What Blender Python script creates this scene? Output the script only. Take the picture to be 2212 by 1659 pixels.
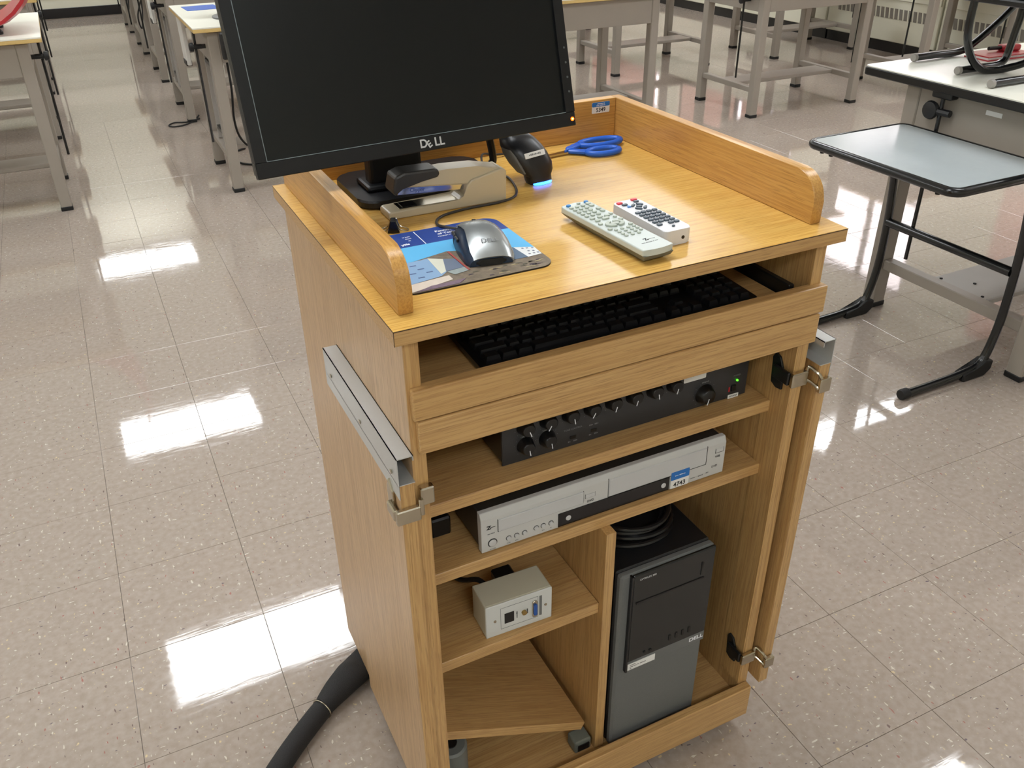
import bpy, bmesh, math, random
from mathutils import Matrix, Vector
random.seed(7)
R = math.radians
scene = bpy.context.scene
col = scene.collection
for o in list(bpy.data.objects): bpy.data.objects.remove(o)

# ------------------------------------------------------------------ camera, world, exposure
FPX = 1892.87
cam_d = bpy.data.cameras.new('camera'); cam = bpy.data.objects.new('camera', cam_d); col.objects.link(cam)
cam.location = (-0.2731, -0.8721, 1.5666); cam.rotation_euler = (1.0278, 0.0112, -0.4610)
cam_d.sensor_width = 36; cam_d.sensor_fit = 'HORIZONTAL'; cam_d.lens = FPX/2212*36; cam_d.clip_start = .02
scene.camera = cam
world = bpy.data.worlds.new('world'); scene.world = world; world.use_nodes = True
bg = world.node_tree.nodes['Background']; bg.inputs['Color'].default_value = (1.0, .90, .92, 1); bg.inputs['Strength'].default_value = 6.0
vs = scene.view_settings
vs.view_transform = 'Standard'; vs.look = 'None'; vs.gamma = 1; vs.use_curve_mapping = False; vs.exposure = -0.16
LAMP = 15.5           # radiance of the fluorescent diffusers
CEIL = 2.90
LIGHTS = [(x, y) for x in (-2.73, .03, 2.79, 5.45) for y in (.6, 3.55, 6.5)] + [(-2.73, -2.35), (.03, -2.35), (-2.73, 9.45), (2.79, 9.45), (5.45, 9.45), (.15, 10.72)]  # front pair and next three added, to brighten cart front and back wall

# ------------------------------------------------------------------ materials
def lin(c):
    out = []
    for v in c[:3]:
        v /= 255.0
        out.append(v/12.92 if v <= .04045 else ((v+.055)/1.055)**2.4)
    return tuple(out)+(1,)
MATS = {}
def mat(name, rgb, rough=.5, metal=0, noise=0, nscale=40, bump=0, bscale=200, spec=.5, emit=None, estr=0, coat=0, alpha=1):
    if name in MATS: return MATS[name]
    m = bpy.data.materials.new(name); m.use_nodes = True; nt = m.node_tree; b = nt.nodes['Principled BSDF']
    b.inputs['Base Color'].default_value = lin(rgb); b.inputs['Roughness'].default_value = rough
    b.inputs['Metallic'].default_value = metal; b.inputs['Specular IOR Level'].default_value = spec
    if coat: b.inputs['Coat Weight'].default_value = coat; b.inputs['Coat Roughness'].default_value = .1
    if emit: b.inputs['Emission Color'].default_value = lin(emit); b.inputs['Emission Strength'].default_value = estr
    if noise:
        tc = nt.nodes.new('ShaderNodeTexCoord'); n = nt.nodes.new('ShaderNodeTexNoise'); n.inputs['Scale'].default_value = nscale
        n.inputs['Detail'].default_value = 4; mx = nt.nodes.new('ShaderNodeMix'); mx.data_type = 'RGBA'
        nt.links.new(tc.outputs['Object'], n.inputs['Vector']); nt.links.new(n.outputs['Fac'], mx.inputs['Factor'])
        c = lin(rgb); mx.inputs['A'].default_value = tuple(v*(1-noise) for v in c[:3])+(1,); mx.inputs['B'].default_value = tuple(min(1, v*(1+noise)) for v in c[:3])+(1,)
        nt.links.new(mx.outputs['Result'], b.inputs['Base Color'])
    if bump:
        tc = nt.nodes.new('ShaderNodeTexCoord'); n = nt.nodes.new('ShaderNodeTexNoise'); n.inputs['Scale'].default_value = bscale
        bp = nt.nodes.new('ShaderNodeBump'); bp.inputs['Strength'].default_value = bump; bp.inputs['Distance'].default_value = .002
        nt.links.new(tc.outputs['Object'], n.inputs['Vector']); nt.links.new(n.outputs['Fac'], bp.inputs['Height']); nt.links.new(bp.outputs['Normal'], b.inputs['Normal'])
    MATS[name] = m; return m

def wood(name, axis, light, mid, dark, rough=.35, fine=1.0, spec=.5):
    """oak: fine streaks and pores stretched along the grain axis, soft wide bands across it"""
    m = bpy.data.materials.new(name); m.use_nodes = True; nt = m.node_tree; L = nt.links; b = nt.nodes['Principled BSDF']
    b.inputs['Roughness'].default_value = rough; b.inputs['Specular IOR Level'].default_value = spec
    tc = nt.nodes.new('ShaderNodeTexCoord')
    def tex(along, across, detail, dist=0):
        mp = nt.nodes.new('ShaderNodeMapping'); s = [across]*3; s['xyz'.index(axis)] = along; mp.inputs['Scale'].default_value = s
        n = nt.nodes.new('ShaderNodeTexNoise'); n.inputs['Scale'].default_value = 1; n.inputs['Detail'].default_value = detail; n.inputs['Distortion'].default_value = dist
        L.new(tc.outputs['Object'], mp.inputs['Vector']); L.new(mp.outputs['Vector'], n.inputs['Vector']); return n
    wide = tex(1.3, 45*fine, 2, .4); streak = tex(7, 330*fine, 3); pore = tex(28, 900*fine, 1)
    r1 = nt.nodes.new('ShaderNodeValToRGB'); r1.color_ramp.elements[0].position = .25; r1.color_ramp.elements[1].position = .75
    r1.color_ramp.elements[0].color = lin(mid); r1.color_ramp.elements[1].color = lin(light)
    L.new(wide.outputs['Fac'], r1.inputs['Fac'])
    r2 = nt.nodes.new('ShaderNodeValToRGB'); r2.color_ramp.elements[0].position = .36; r2.color_ramp.elements[1].position = .58
    r2.color_ramp.elements[0].color = (.5, .5, .5, 1); r2.color_ramp.elements[1].color = (0, 0, 0, 1)
    L.new(streak.outputs['Fac'], r2.inputs['Fac'])
    mx = nt.nodes.new('ShaderNodeMix'); mx.data_type = 'RGBA'; mx.inputs['B'].default_value = lin(dark)
    L.new(r2.outputs['Color'], mx.inputs['Factor']); L.new(r1.outputs['Color'], mx.inputs['A'])
    r3 = nt.nodes.new('ShaderNodeValToRGB'); r3.color_ramp.elements[0].position = .3; r3.color_ramp.elements[1].position = .42
    r3.color_ramp.elements[0].color = (.45, .45, .45, 1); r3.color_ramp.elements[1].color = (0, 0, 0, 1)
    L.new(pore.outputs['Fac'], r3.inputs['Fac'])
    m2 = nt.nodes.new('ShaderNodeMix'); m2.data_type = 'RGBA'; m2.inputs['B'].default_value = tuple(v*.6 for v in lin(dark)[:3])+(1,)
    L.new(r3.outputs['Color'], m2.inputs['Factor']); L.new(mx.outputs['Result'], m2.inputs['A']); L.new(m2.outputs['Result'], b.inputs['Base Color'])
    bp = nt.nodes.new('ShaderNodeBump'); bp.inputs['Strength'].default_value = .12; bp.inputs['Distance'].default_value = .0006
    L.new(streak.outputs['Fac'], bp.inputs['Height']); L.new(bp.outputs['Normal'], b.inputs['Normal'])
    MATS[name] = m; return m
OAK = ((204, 166, 112), (196, 156, 100), (160, 116, 68))
oakX = wood('oak_x', 'x', *OAK); oakY = wood('oak_y', 'y', *OAK); oakZ = wood('oak_z', 'z', *OAK)
lamX = wood('laminate_x', 'x', (218, 176, 96), (212, 168, 86), (180, 128, 56), rough=.27, fine=.9)
railY = wood('rail_y', 'y', (204, 158, 90), (198, 150, 80), (166, 114, 52), rough=.3)
railX = wood('rail_x', 'x', (204, 158, 90), (198, 150, 80), (166, 114, 52), rough=.3)
glareZ = wood('side_glare_z', 'z', (206, 174, 134), (196, 162, 120), (162, 124, 86), rough=.36, fine=.6)  # oak made paler: glare on the cart's left side put into the colour

def floor_material():
    m = bpy.data.materials.new('vinyl_composition_tile'); m.use_nodes = True; nt = m.node_tree; L = nt.links; b = nt.nodes['Principled BSDF']
    geo = nt.nodes.new('ShaderNodeNewGeometry'); info = nt.nodes.new('ShaderNodeObjectInfo')
    pos = geo.outputs['Position']
    base = nt.nodes.new('ShaderNodeTexNoise'); base.inputs['Scale'].default_value = 60; base.inputs['Detail'].default_value = 5
    L.new(pos, base.inputs['Vector'])
    r = nt.nodes.new('ShaderNodeValToRGB'); r.color_ramp.elements[0].position = .3; r.color_ramp.elements[1].position = .7
    r.color_ramp.elements[0].color = lin((158, 145, 134)); r.color_ramp.elements[1].color = lin((172, 160, 150)); L.new(base.outputs['Fac'], r.inputs['Fac'])
    prev = r.outputs['Color']
    # elongated chips in several tints, thin specks first
    def chips(sx, sy, lo, hi, rgb, off):
        mp = nt.nodes.new('ShaderNodeMapping'); mp.inputs['Scale'].default_value = (sx, sy, 1); mp.inputs['Location'].default_value = (off, off*1.7, 0); mp.inputs['Rotation'].default_value = (0, 0, off*.05)
        n = nt.nodes.new('ShaderNodeTexNoise'); n.inputs['Scale'].default_value = 1; n.inputs['Detail'].default_value = 1.5
        L.new(pos, mp.inputs['Vector']); L.new(mp.outputs['Vector'], n.inputs['Vector'])
        rr = nt.nodes.new('ShaderNodeValToRGB'); rr.color_ramp.elements[0].position = lo; rr.color_ramp.elements[1].position = hi
        L.new(n.outputs['Fac'], rr.inputs['Fac'])
        mx = nt.nodes.new('ShaderNodeMix'); mx.data_type = 'RGBA'; mx.inputs['B'].default_value = lin(rgb)
        L.new(rr.outputs['Color'], mx.inputs['Factor']); nonlocal prev; L.new(prev, mx.inputs['A']); prev = mx.outputs['Result']
    chips(130, 48, .70, .73, (206, 198, 186), 3); chips(48, 140, .70, .73, (208, 202, 192), 11)
    chips(120, 45, .715, .745, (120, 104, 100), 23); chips(55, 130, .72, .75, (112, 100, 106), 37)
    chips(80, 80, .70, .74, (206, 186, 150), 53); chips(110, 45, .725, .75, (160, 112, 104), 71)
    L.new(prev, b.inputs['Base Color'])
    b.inputs['Roughness'].default_value = .09; b.inputs['Specular IOR Level'].default_value = .8
    # wax waviness and scuffs
    wv = nt.nodes.new('ShaderNodeTexNoise'); wv.inputs['Scale'].default_value = 9; wv.inputs['Detail'].default_value = 3; L.new(pos, wv.inputs['Vector'])
    mp = nt.nodes.new('ShaderNodeMapping'); mp.inputs['Scale'].default_value = (12, 90, 1); L.new(pos, mp.inputs['Vector'])
    w2 = nt.nodes.new('ShaderNodeTexNoise'); w2.inputs['Scale'].default_value = 1; w2.inputs['Detail'].default_value = 3; L.new(mp.outputs['Vector'], w2.inputs['Vector'])
    ad = nt.nodes.new('ShaderNodeMath'); ad.operation = 'MULTIPLY_ADD'; ad.inputs[1].default_value = .22; L.new(w2.outputs['Fac'], ad.inputs[0]); L.new(wv.outputs['Fac'], ad.inputs[2])
    bp = nt.nodes.new('ShaderNodeBump'); bp.inputs['Strength'].default_value = .07; bp.inputs['Distance'].default_value = .003
    L.new(ad.outputs[0], bp.inputs['Height']); L.new(bp.outputs['Normal'], b.inputs['Normal'])
    rg = nt.nodes.new('ShaderNodeMapRange'); rg.inputs['From Min'].default_value = .35; rg.inputs['From Max'].default_value = .7; rg.inputs['To Min'].default_value = .025; rg.inputs['To Max'].default_value = .085
    L.new(w2.outputs['Fac'], rg.inputs['Value']); L.new(rg.outputs['Result'], b.inputs['Roughness'])
    MATS['floor'] = m; return m
M_floor = floor_material()
M_seam = mat('tile_seam', (120, 108, 98), .5, noise=.2)
M_wall = mat('cream_block_paint', (226, 224, 206), .5, bump=.15, bscale=300)
M_ceil = mat('ceiling_white', (232, 232, 228), .9, noise=.05)
M_base = mat('black_baseboard', (26, 24, 26), .35, noise=.2)
M_lamp = mat('fluorescent_diffuser', (255, 255, 255), .5, emit=(248, 252, 255), estr=LAMP)
M_white = mat('white_enamel', (230, 230, 226), .4, noise=.04)
M_steel = mat('table_steel', (154, 146, 136), .45, noise=.05, nscale=12)
M_steel2 = mat('table_steel_cool', (160, 156, 150), .45, noise=.05, nscale=12)
M_top = mat('white_laminate', (232, 232, 220), .3, noise=.02)
M_tan = mat('tan_edge', (206, 176, 112), .5, noise=.1, nscale=30)
M_black = mat('black_plastic', (24, 24, 26), .42, bump=.2, bscale=900)
M_blk2 = mat('black_satin', (14, 14, 15), .3, noise=.1)
M_rubber = mat('black_rubber', (18, 18, 18), .6, noise=.2)
M_screen = mat('screen_glass', (10, 14, 16), .3, noise=.1, nscale=3, spec=.32)
M_bezel = mat('bezel_black', (20, 21, 23), .42, spec=.3, bump=.1, bscale=1500)
M_silver = mat('silver_plastic', (198, 199, 200), .33, metal=.1, noise=.03)
M_alu = mat('brushed_aluminium', (204, 207, 208), .34, metal=.5, noise=.06, nscale=8)
M_nickel = mat('nickel', (190, 182, 164), .22, metal=1, noise=.06, nscale=60)
M_dark = mat('dark_metal', (38, 38, 38), .35, metal=.4, noise=.1)
M_tube = mat('black_tube', (16, 18, 20), .22, noise=.1, spec=.6)
M_gtray = mat('grey_laminate', (176, 184, 186), .22, noise=.03)
M_red = mat('red_plastic', (176, 40, 50), .3, noise=.05)
M_blue = mat('blue_handle', (28, 92, 196), .35, noise=.05)
M_put = mat('putty_enamel', (196, 184, 158), .3, noise=.03)
M_paper = mat('white_label', (232, 232, 230), .5, noise=.02)
M_lblue = mat('label_blue', (30, 110, 190), .5, noise=.03)
M_ink = mat('black_ink', (20, 20, 24), .6, noise=.05)
M_wink = mat('white_ink', (236, 238, 244), .5, noise=.03)
M_gink = mat('grey_ink', (120, 122, 124), .5, noise=.03)

# ------------------------------------------------------------------ mesh helpers
class B:
    def __init__(s, M=None): s.bm = bmesh.new(); s.M = M
    def _add(s, verts, faces, bev=0, seg=2):
        M = s.M
        vs_ = [s.bm.verts.new(M @ Vector(v) if M else Vector(v)) for v in verts]
        fs = []
        for f in faces:
            try: fs.append(s.bm.faces.new([vs_[i] for i in f]))
            except ValueError: pass
        if bev:
            es = list({e for f in fs for e in f.edges})
            bmesh.ops.bevel(s.bm, geom=es, offset=bev, segments=seg, affect='EDGES', profile=.5, clamp_overlap=True)
        return s
    def box(s, x0, y0, z0, x1, y1, z1, bev=0, seg=1):
        v = [(x0,y0,z0),(x1,y0,z0),(x1,y1,z0),(x0,y1,z0),(x0,y0,z1),(x1,y0,z1),(x1,y1,z1),(x0,y1,z1)]
        return s._add(v, [(3,2,1,0),(4,5,6,7),(0,1,5,4),(1,2,6,5),(2,3,7,6),(3,0,4,7)], bev, seg)
    def prism(s, pts, axis, a0, a1, bev=0, seg=1):
        """polygon pts (2D, counter-clockwise) pushed along axis: x->(y,z), y->(x,z), z->(x,y)"""
        def P(p, a): return {'x': (a, p[0], p[1]), 'y': (p[0], a, p[1]), 'z': (p[0], p[1], a)}[axis]
        n = len(pts); v = [P(p, a0) for p in pts]+[P(p, a1) for p in pts]
        f = [tuple(range(n-1, -1, -1)), tuple(range(n, 2*n))]+[(i, (i+1) % n, n+(i+1) % n, n+i) for i in range(n)]
        k = len(s.bm.faces); s._add(v, f, bev, seg); return s
    def tube(s, pts, r, n=10, closed=False, caps=True):
        pts = [Vector(p) for p in pts]; m = len(pts); rings = []
        rr = r if isinstance(r, (list, tuple)) else [r]*m
        up = Vector((0, 0, 1)); prevu = None
        for i in range(m):
            if closed: t = (pts[(i+1) % m]-pts[i-1])
            else: t = pts[min(i+1, m-1)]-pts[max(i-1, 0)]
            if t.length < 1e-9: t = Vector((0, 0, 1))
            t.normalize()
            u = prevu if prevu is not None else (up if abs(t.dot(up)) < .9 else Vector((1, 0, 0)))
            u = (u-t*u.dot(t)); u.normalize(); prevu = u; w = t.cross(u)
            ring = []
            for k in range(n):
                a = 2*math.pi*k/n; p = pts[i]+(u*math.cos(a)+w*math.sin(a))*rr[i]
                ring.append(s.bm.verts.new(s.M @ p if s.M else p))
            rings.append(ring)
        for i in range(m if closed else m-1):
            a, b2 = rings[i], rings[(i+1) % m]
            for k in range(n):
                s.bm.faces.new((a[k], a[(k+1) % n], b2[(k+1) % n], b2[k]))
        if caps and not closed:
            s.bm.faces.new(rings[0][::-1]); s.bm.faces.new(rings[-1])
        return s
    def lathe(s, prof, c, axis='z', n=20):
        """profile [(radius, height)] turned about axis through c"""
        rings = []
        for r, h in prof:
            ring = []
            for k in range(n):
                a = 2*math.pi*k/n; u, w = r*math.cos(a), r*math.sin(a)
                p = {'z': (u, w, h), 'y': (w, h, u), 'x': (h, u, w)}[axis]
                p = Vector(c)+Vector(p); ring.append(s.bm.verts.new(s.M @ p if s.M else p))
            rings.append(ring)
        for a, b2 in zip(rings, rings[1:]):
            for k in range(n): s.bm.faces.new((a[k], a[(k+1) % n], b2[(k+1) % n], b2[k]))
        s.bm.faces.new(rings[0][::-1]); s.bm.faces.new(rings[-1]); return s
    def loft(s, rings):
        """rings: lists of equal length of points; caps on both ends"""
        rs = [[s.bm.verts.new(s.M @ Vector(p) if s.M else Vector(p)) for p in r] for r in rings]; n = len(rs[0])
        for a, b2 in zip(rs, rs[1:]):
            for k in range(n): s.bm.faces.new((a[k], a[(k+1) % n], b2[(k+1) % n], b2[k]))
        s.bm.faces.new(rs[0][::-1]); s.bm.faces.new(rs[-1]); return s
    def mesh(s, name, m, smooth=False):
        bmesh.ops.recalc_face_normals(s.bm, faces=s.bm.faces)
        me = bpy.data.meshes.new(name); s.bm.to_mesh(me); s.bm.free()
        if smooth:
            for p in me.polygons: p.use_smooth = True
        me.materials.append(m); return me
    def build(s, name, m, parent=None, smooth=False, loc=None, rot=None):
        o = bpy.data.objects.new(name, s.mesh(name, m, smooth)); col.objects.link(o)
        if parent: o.parent = parent
        if loc: o.location = loc
        if rot: o.rotation_euler = rot
        if smooth:
            try: o.data.set_sharp_from_angle(angle=R(40))
            except Exception: pass
        return o
def tag(o, label=None, cat=None, group=None, kind=None):
    if label: o['label'] = label
    if cat: o['category'] = cat
    if group: o['group'] = group
    if kind: o['kind'] = kind
    return o
def thing(name, label, cat, loc=(0, 0, 0), rot=(0, 0, 0), group=None):
    o = bpy.data.objects.new(name, None); col.objects.link(o); o.location = loc; o.rotation_euler = rot; o.empty_display_size = .05
    return tag(o, label, cat, group)
def part(name, mesh, parent, loc=(0, 0, 0), rot=(0, 0, 0), label=None):
    o = bpy.data.objects.new(name, mesh); col.objects.link(o); o.parent = parent; o.location = loc; o.rotation_euler = rot
    if label: o['label'] = label
    return o
UNREADABLE = {'PROPERTY OF', 'PENN COLLEGE', 'WIRELESS', 'ZENITH', 'STOP', 'PLAY', 'REC', 'CH', 'NETWORK', 'AUDIO', 'MIC 1', 'TREBLE', 'MASTER', 'INPUT LEVEL', 'LOW CUT', 'ON  OFF', 'IN  OUT', 'STATION', 'PROPERTY OF COLLEGE', 'A1', 'VIDEO', 'MP3', 'Hi-Fi', 'DVD PLAYER / VCR'}|{'INPUT %d' % k for k in range(1, 7)}
def text(body, size, m, parent, loc, rot=(0, 0, 0), name='lettering', align='LEFT', bold=0, sx=1):
    if body in UNREADABLE:      # print too small to read in the photograph: dashes of its length
        b = B(); x = 0; tot = len(body)*size*.58; x = -tot/2 if align == 'CENTER' else 0
        for ch_ in body:
            if ch_ != ' ': b.box(x, -size*(.18+.12*((ord(ch_)*7) % 3)/2), 0, x+size*.42, size*(.2+.14*((ord(ch_)*5) % 3)/2), .00008)
            x += size*.58
        return b.build('small_print', m, parent, loc=loc, rot=rot)
    cu = bpy.data.curves.new('text', 'FONT'); cu.body = body; cu.size = size; cu.align_x = align; cu.align_y = 'CENTER'; cu.offset = bold; cu.extrude = .00008
    t = bpy.data.objects.new('text', cu); col.objects.link(t)
    bpy.context.view_layer.update()
    me = bpy.data.meshes.new_from_object(t.evaluated_get(bpy.context.evaluated_depsgraph_get()))
    bpy.data.objects.remove(t); bpy.data.curves.remove(cu); me.materials.clear(); me.materials.append(m)
    o = part(name, me, parent, loc, rot); o.scale = (sx, 1, 1); return o
def arc(cx, cy, r, a0, a1, n=6):
    return [(cx+r*math.cos(R(a0+(a1-a0)*i/n)), cy+r*math.sin(R(a0+(a1-a0)*i/n))) for i in range(n+1)]
def rrect(x0, y0, x1, y1, r, n=5):
    return arc(x1-r, y1-r, r, 0, 90, n)+arc(x0+r, y1-r, r, 90, 180, n)+arc(x0+r, y0+r, r, 180, 270, n)+arc(x1-r, y0+r, r, 270, 360, n)
def smooth_path(pts, k=6):
    P = [Vector(p) for p in pts]; out = []
    for i in range(len(P)-1):
        a, b_, c, d = P[max(i-1, 0)], P[i], P[i+1], P[min(i+2, len(P)-1)]
        for j in range(k):
            t = j/k; out.append(.5*((2*b_)+(c-a)*t+(2*a-5*b_+4*c-d)*t*t+(3*b_-a-3*c+d)*t**3))
    out.append(P[-1]); return out

# ------------------------------------------------------------------ the room
TH = -0.0107                      # room axes against the cart
X0, X1, Y0, Y1 = -4.6, 6.9, -3.4, 11.28
floor = tag(B().box(X0, Y0, -.06, X1, Y1, -.004).build('floor', M_seam), 'glossy beige vinyl tile classroom floor with small flecks', kind='structure')
# 12 inch tiles: the ones that show largest are pieces of the floor, the rest one joined piece
G = .3048; GX, GY = -.4393, 1.9966
def tile_corner(i, j):
    u, v = i*G, j*G; return (GX+math.cos(TH)*u-math.sin(TH)*v, GY+math.sin(TH)*u+math.cos(TH)*v)
Rm = cam.rotation_euler.to_matrix().transposed(); Cl = Vector(cam.location)
def px(p):
    v = Rm @ (Vector(p)-Cl)
    if v.z > -.05: return None
    return (1106+FPX*v.x/-v.z, 829.5-FPX*v.y/-v.z)
cand = []
for i in range(-14, 25):
    for j in range(-18, 31):
        c = tile_corner(i+.5, j+.5)
        if not (X0+.2 < c[0] < X1-.2 and Y0+.2 < c[1] < Y1-.15): continue
        q = px((c[0], c[1], 0)); vis = q is not None and -160 < q[0] < 2372 and -60 < q[1] < 1900
        d = (Vector((c[0], c[1], 0))-Cl).length
        cand.append((0 if vis else 1, d, i, j, c))
cand.sort()
g = .00045
tile_me = B().box(-G/2+g, -G/2+g, -.0035, G/2-g, G/2-g, 0, bev=.0005).mesh('floor_tile', M_floor)
rest = B()
for n, (v, d, i, j, c) in enumerate(cand):
    if n < 300:
        part('floor_tile', tile_me, floor, (c[0], c[1], 0), (R(random.gauss(0, .035)), R(random.gauss(0, .035)), TH))
    else:
        rest.M = Matrix.Translation((c[0], c[1], 0)) @ Matrix.Rotation(TH, 4, 'Z') @ Matrix.Rotation(R(random.gauss(0, .03)), 4, 'X') @ Matrix.Rotation(R(random.gauss(0, .03)), 4, 'Y')
        rest.box(-G/2+g, -G/2+g, -.0035, G/2-g, G/2-g, 0)
tag(rest.build('floor_tile_field', M_floor, floor), kind='stuff')

tag(B().box(X0-.1, Y1, -.06, X1+.1, Y1+.12, CEIL).build('wall_back', M_wall), 'cream painted block wall at the far end', kind='structure')
tag(B().box(X0-.12, Y0, -.06, X0, Y1, CEIL).build('wall_left', M_wall), 'cream painted wall', kind='structure')
tag(B().box(X0-.1, Y0-.12, -.06, X1+.1, Y0, CEIL).build('wall_front', M_wall), 'cream painted wall', kind='structure')
tag(B().box(X0-.1, Y0-.1, CEIL, X1+.1, Y1+.1, CEIL+.05).build('ceiling', M_ceil), 'white ceiling', kind='structure')
WINS = [(-1.6, .6), (1.7, 3.9), (4.72, 5.98), (6.55, 8.75), (9.2, 10.9)]; WZ0, WZ1 = .95, 2.42
wr = B(); wr.box(X1, Y0, -.06, X1+.15, Y1, WZ0); wr.box(X1, Y0, WZ1, X1+.15, Y1, CEIL)
ys = [Y0]+[v for w in WINS for v in w]+[Y1]
for k in range(0, len(ys), 2): wr.box(X1, ys[k], WZ0, X1+.15, ys[k+1], WZ1)
tag(wr.build('wall_right', M_wall), 'cream painted window wall', kind='structure')
m_glass = mat('window_glass', (255, 255, 255), 0)
nt = m_glass.node_tree; tr = nt.nodes.new('ShaderNodeBsdfTransparent'); gl = nt.nodes.new('ShaderNodeBsdfGlossy'); gl.inputs['Roughness'].default_value = .02
ms = nt.nodes.new('ShaderNodeMixShader'); ms.inputs[0].default_value = .06; nt.links.new(tr.outputs[0], ms.inputs[1]); nt.links.new(gl.outputs[0], ms.inputs[2]); nt.links.new(ms.outputs[0], nt.nodes['Material Output'].inputs[0])
for k, (a, b_) in enumerate(WINS):
    w = B(); e = .05
    w.box(X1+.04, a, WZ0, X1+.09, b_, WZ0+e); w.box(X1+.04, a, WZ1-e, X1+.09, b_, WZ1); w.box(X1+.04, a, WZ0, X1+.09, a+e, WZ1); w.box(X1+.04, b_-e, WZ0, X1+.09, b_, WZ1)
    w.box(X1+.045, (a+b_)/2-.025, WZ0, X1+.085, (a+b_)/2+.025, WZ1); w.box(X1+.045, a, 1.42, X1+.085, b_, 1.46)
    wo = tag(w.build('window_%d' % (k+1), M_dark), 'metal framed classroom window', kind='structure')
    B().box(X1+.06, a+.04, WZ0+.04, X1+.066, b_-.04, WZ1-.04).build('pane', m_glass, wo)
m_blind = mat('blind_cloth', (226, 196, 186), .8, noise=.05)  # cloth tinted pink so the blinds give off a pink glow
nt = m_blind.node_tree; tl = nt.nodes.new('ShaderNodeBsdfTranslucent'); tl.inputs['Color'].default_value = lin((235, 190, 180)); ms = nt.nodes.new('ShaderNodeMixShader'); ms.inputs[0].default_value = .25
nt.links.new(nt.nodes['Principled BSDF'].outputs[0], ms.inputs[1]); nt.links.new(tl.outputs[0], ms.inputs[2]); nt.links.new(ms.outputs[0], nt.nodes['Material Output'].inputs[0])
for k, (a, b_, lb) in enumerate(((6.58, 6.84, 'narrow pink roller blind added to dim the far window'), (6.95, 7.44, 'middle pink roller blind added to dim the far window'), (7.58, 8.62, 'wide pink roller blind added to dim the far window'), (9.22, 10.88, 'pink roller blind added to dim the farthest window'), (1.72, 3.88, 'pink roller blind added to dim the nearer window'))):
    t = thing('dimming_blind', lb, 'blind', (X1-.03, (a+b_)/2, 0), group='added blinds dimming the window wall'); h = (b_-a)/2  # unseen blinds added to dim the windows, gaps left for bright slits
    B().box(0, -h, WZ0-.02, .004, h, WZ1).build('cloth', m_blind, t); B().tube([(.002, -h, WZ1+.015), (.002, h, WZ1+.015)], .02, 10).build('roller', M_white, t, smooth=True); B().box(-.004, -h, WZ0-.035, .008, h, WZ0-.02).build('hem_bar', M_white, t)
tag(B().box(X0, Y1-.012, 0, X1-.6, Y1, .105, bev=.003).build('baseboard_back', M_base), 'black vinyl baseboard', kind='structure')
# block courses painted over: shallow raised lines on the far wall
cs = B()
for k in range(1, 14): cs.box(X0, Y1-.004, .203*k-.004, X1, Y1+.001, .203*k+.004)
tag(cs.build('trim_1', mat('block_joint', (206, 204, 186), .6, noise=.05)), 'painted joint lines of the block wall', kind='structure')

# convector cabinets under the windows
HX = 6.45
def convector(y0, y1, label, slots):
    t = thing('convector_cabinet', label, 'radiator', (HX, y0, 0), group='convector cabinets along the window wall')
    w = y1-y0
    B().box(0, 0, .095, .435, w, .78, bev=.006).build('casing', M_wall, t)
    B().box(.03, .0, 0, .43, w, .095).build('plinth', M_base, t)
    B().box(-.012, .01, .44, .001, w-.01, .775, bev=.003).build('front_panel', M_wall, t)
    if slots:
        a, b2 = slots; n = int((b2-a)/.052); me = B().prism([(0, 0), (.034, 0), (.046, .085), (.012, .085)], 'x', -.0035, .001).mesh('grille_slot', M_slot)
        for k in range(n): part('grille_slot', me, t, (0, a+.052*k, .285))
    return t
M_slot = mat('grille_shadow', (128, 122, 114), .6, noise=.1)
convector(7.2, 9.4, 'cream convector cabinet standing farthest along the window wall', None)
convector(5.9, 7.18, 'cream convector cabinet behind the far pair of steel tables', (.1, 1.1))
convector(4.60, 5.88, 'cream convector cabinet with slotted grille behind the middle steel table', (.08, 1.2))
convector(3.30, 4.58, 'cream convector cabinet with slotted grille behind the black tube chair', (.08, 1.2))

for k, (x, y) in enumerate(LIGHTS):
    t = thing('ceiling_light', 'recessed fluorescent ceiling light panel', 'light', (x, y, CEIL), group='ceiling lights')
    f = B(); w, d = .61, .305
    for (a, b_, c, e) in ((-w, -d, w, -d+.02), (-w, d-.02, w, d), (-w, -d, -w+.02, d), (w-.02, -d, w, d)): f.box(a, b_, -.012, c, e, 0)
    f.build('frame', M_white, t); B().box(-w+.02, -d+.02, -.008, w-.02, d-.02, -.002).build('diffuser', M_lamp, t)

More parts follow.
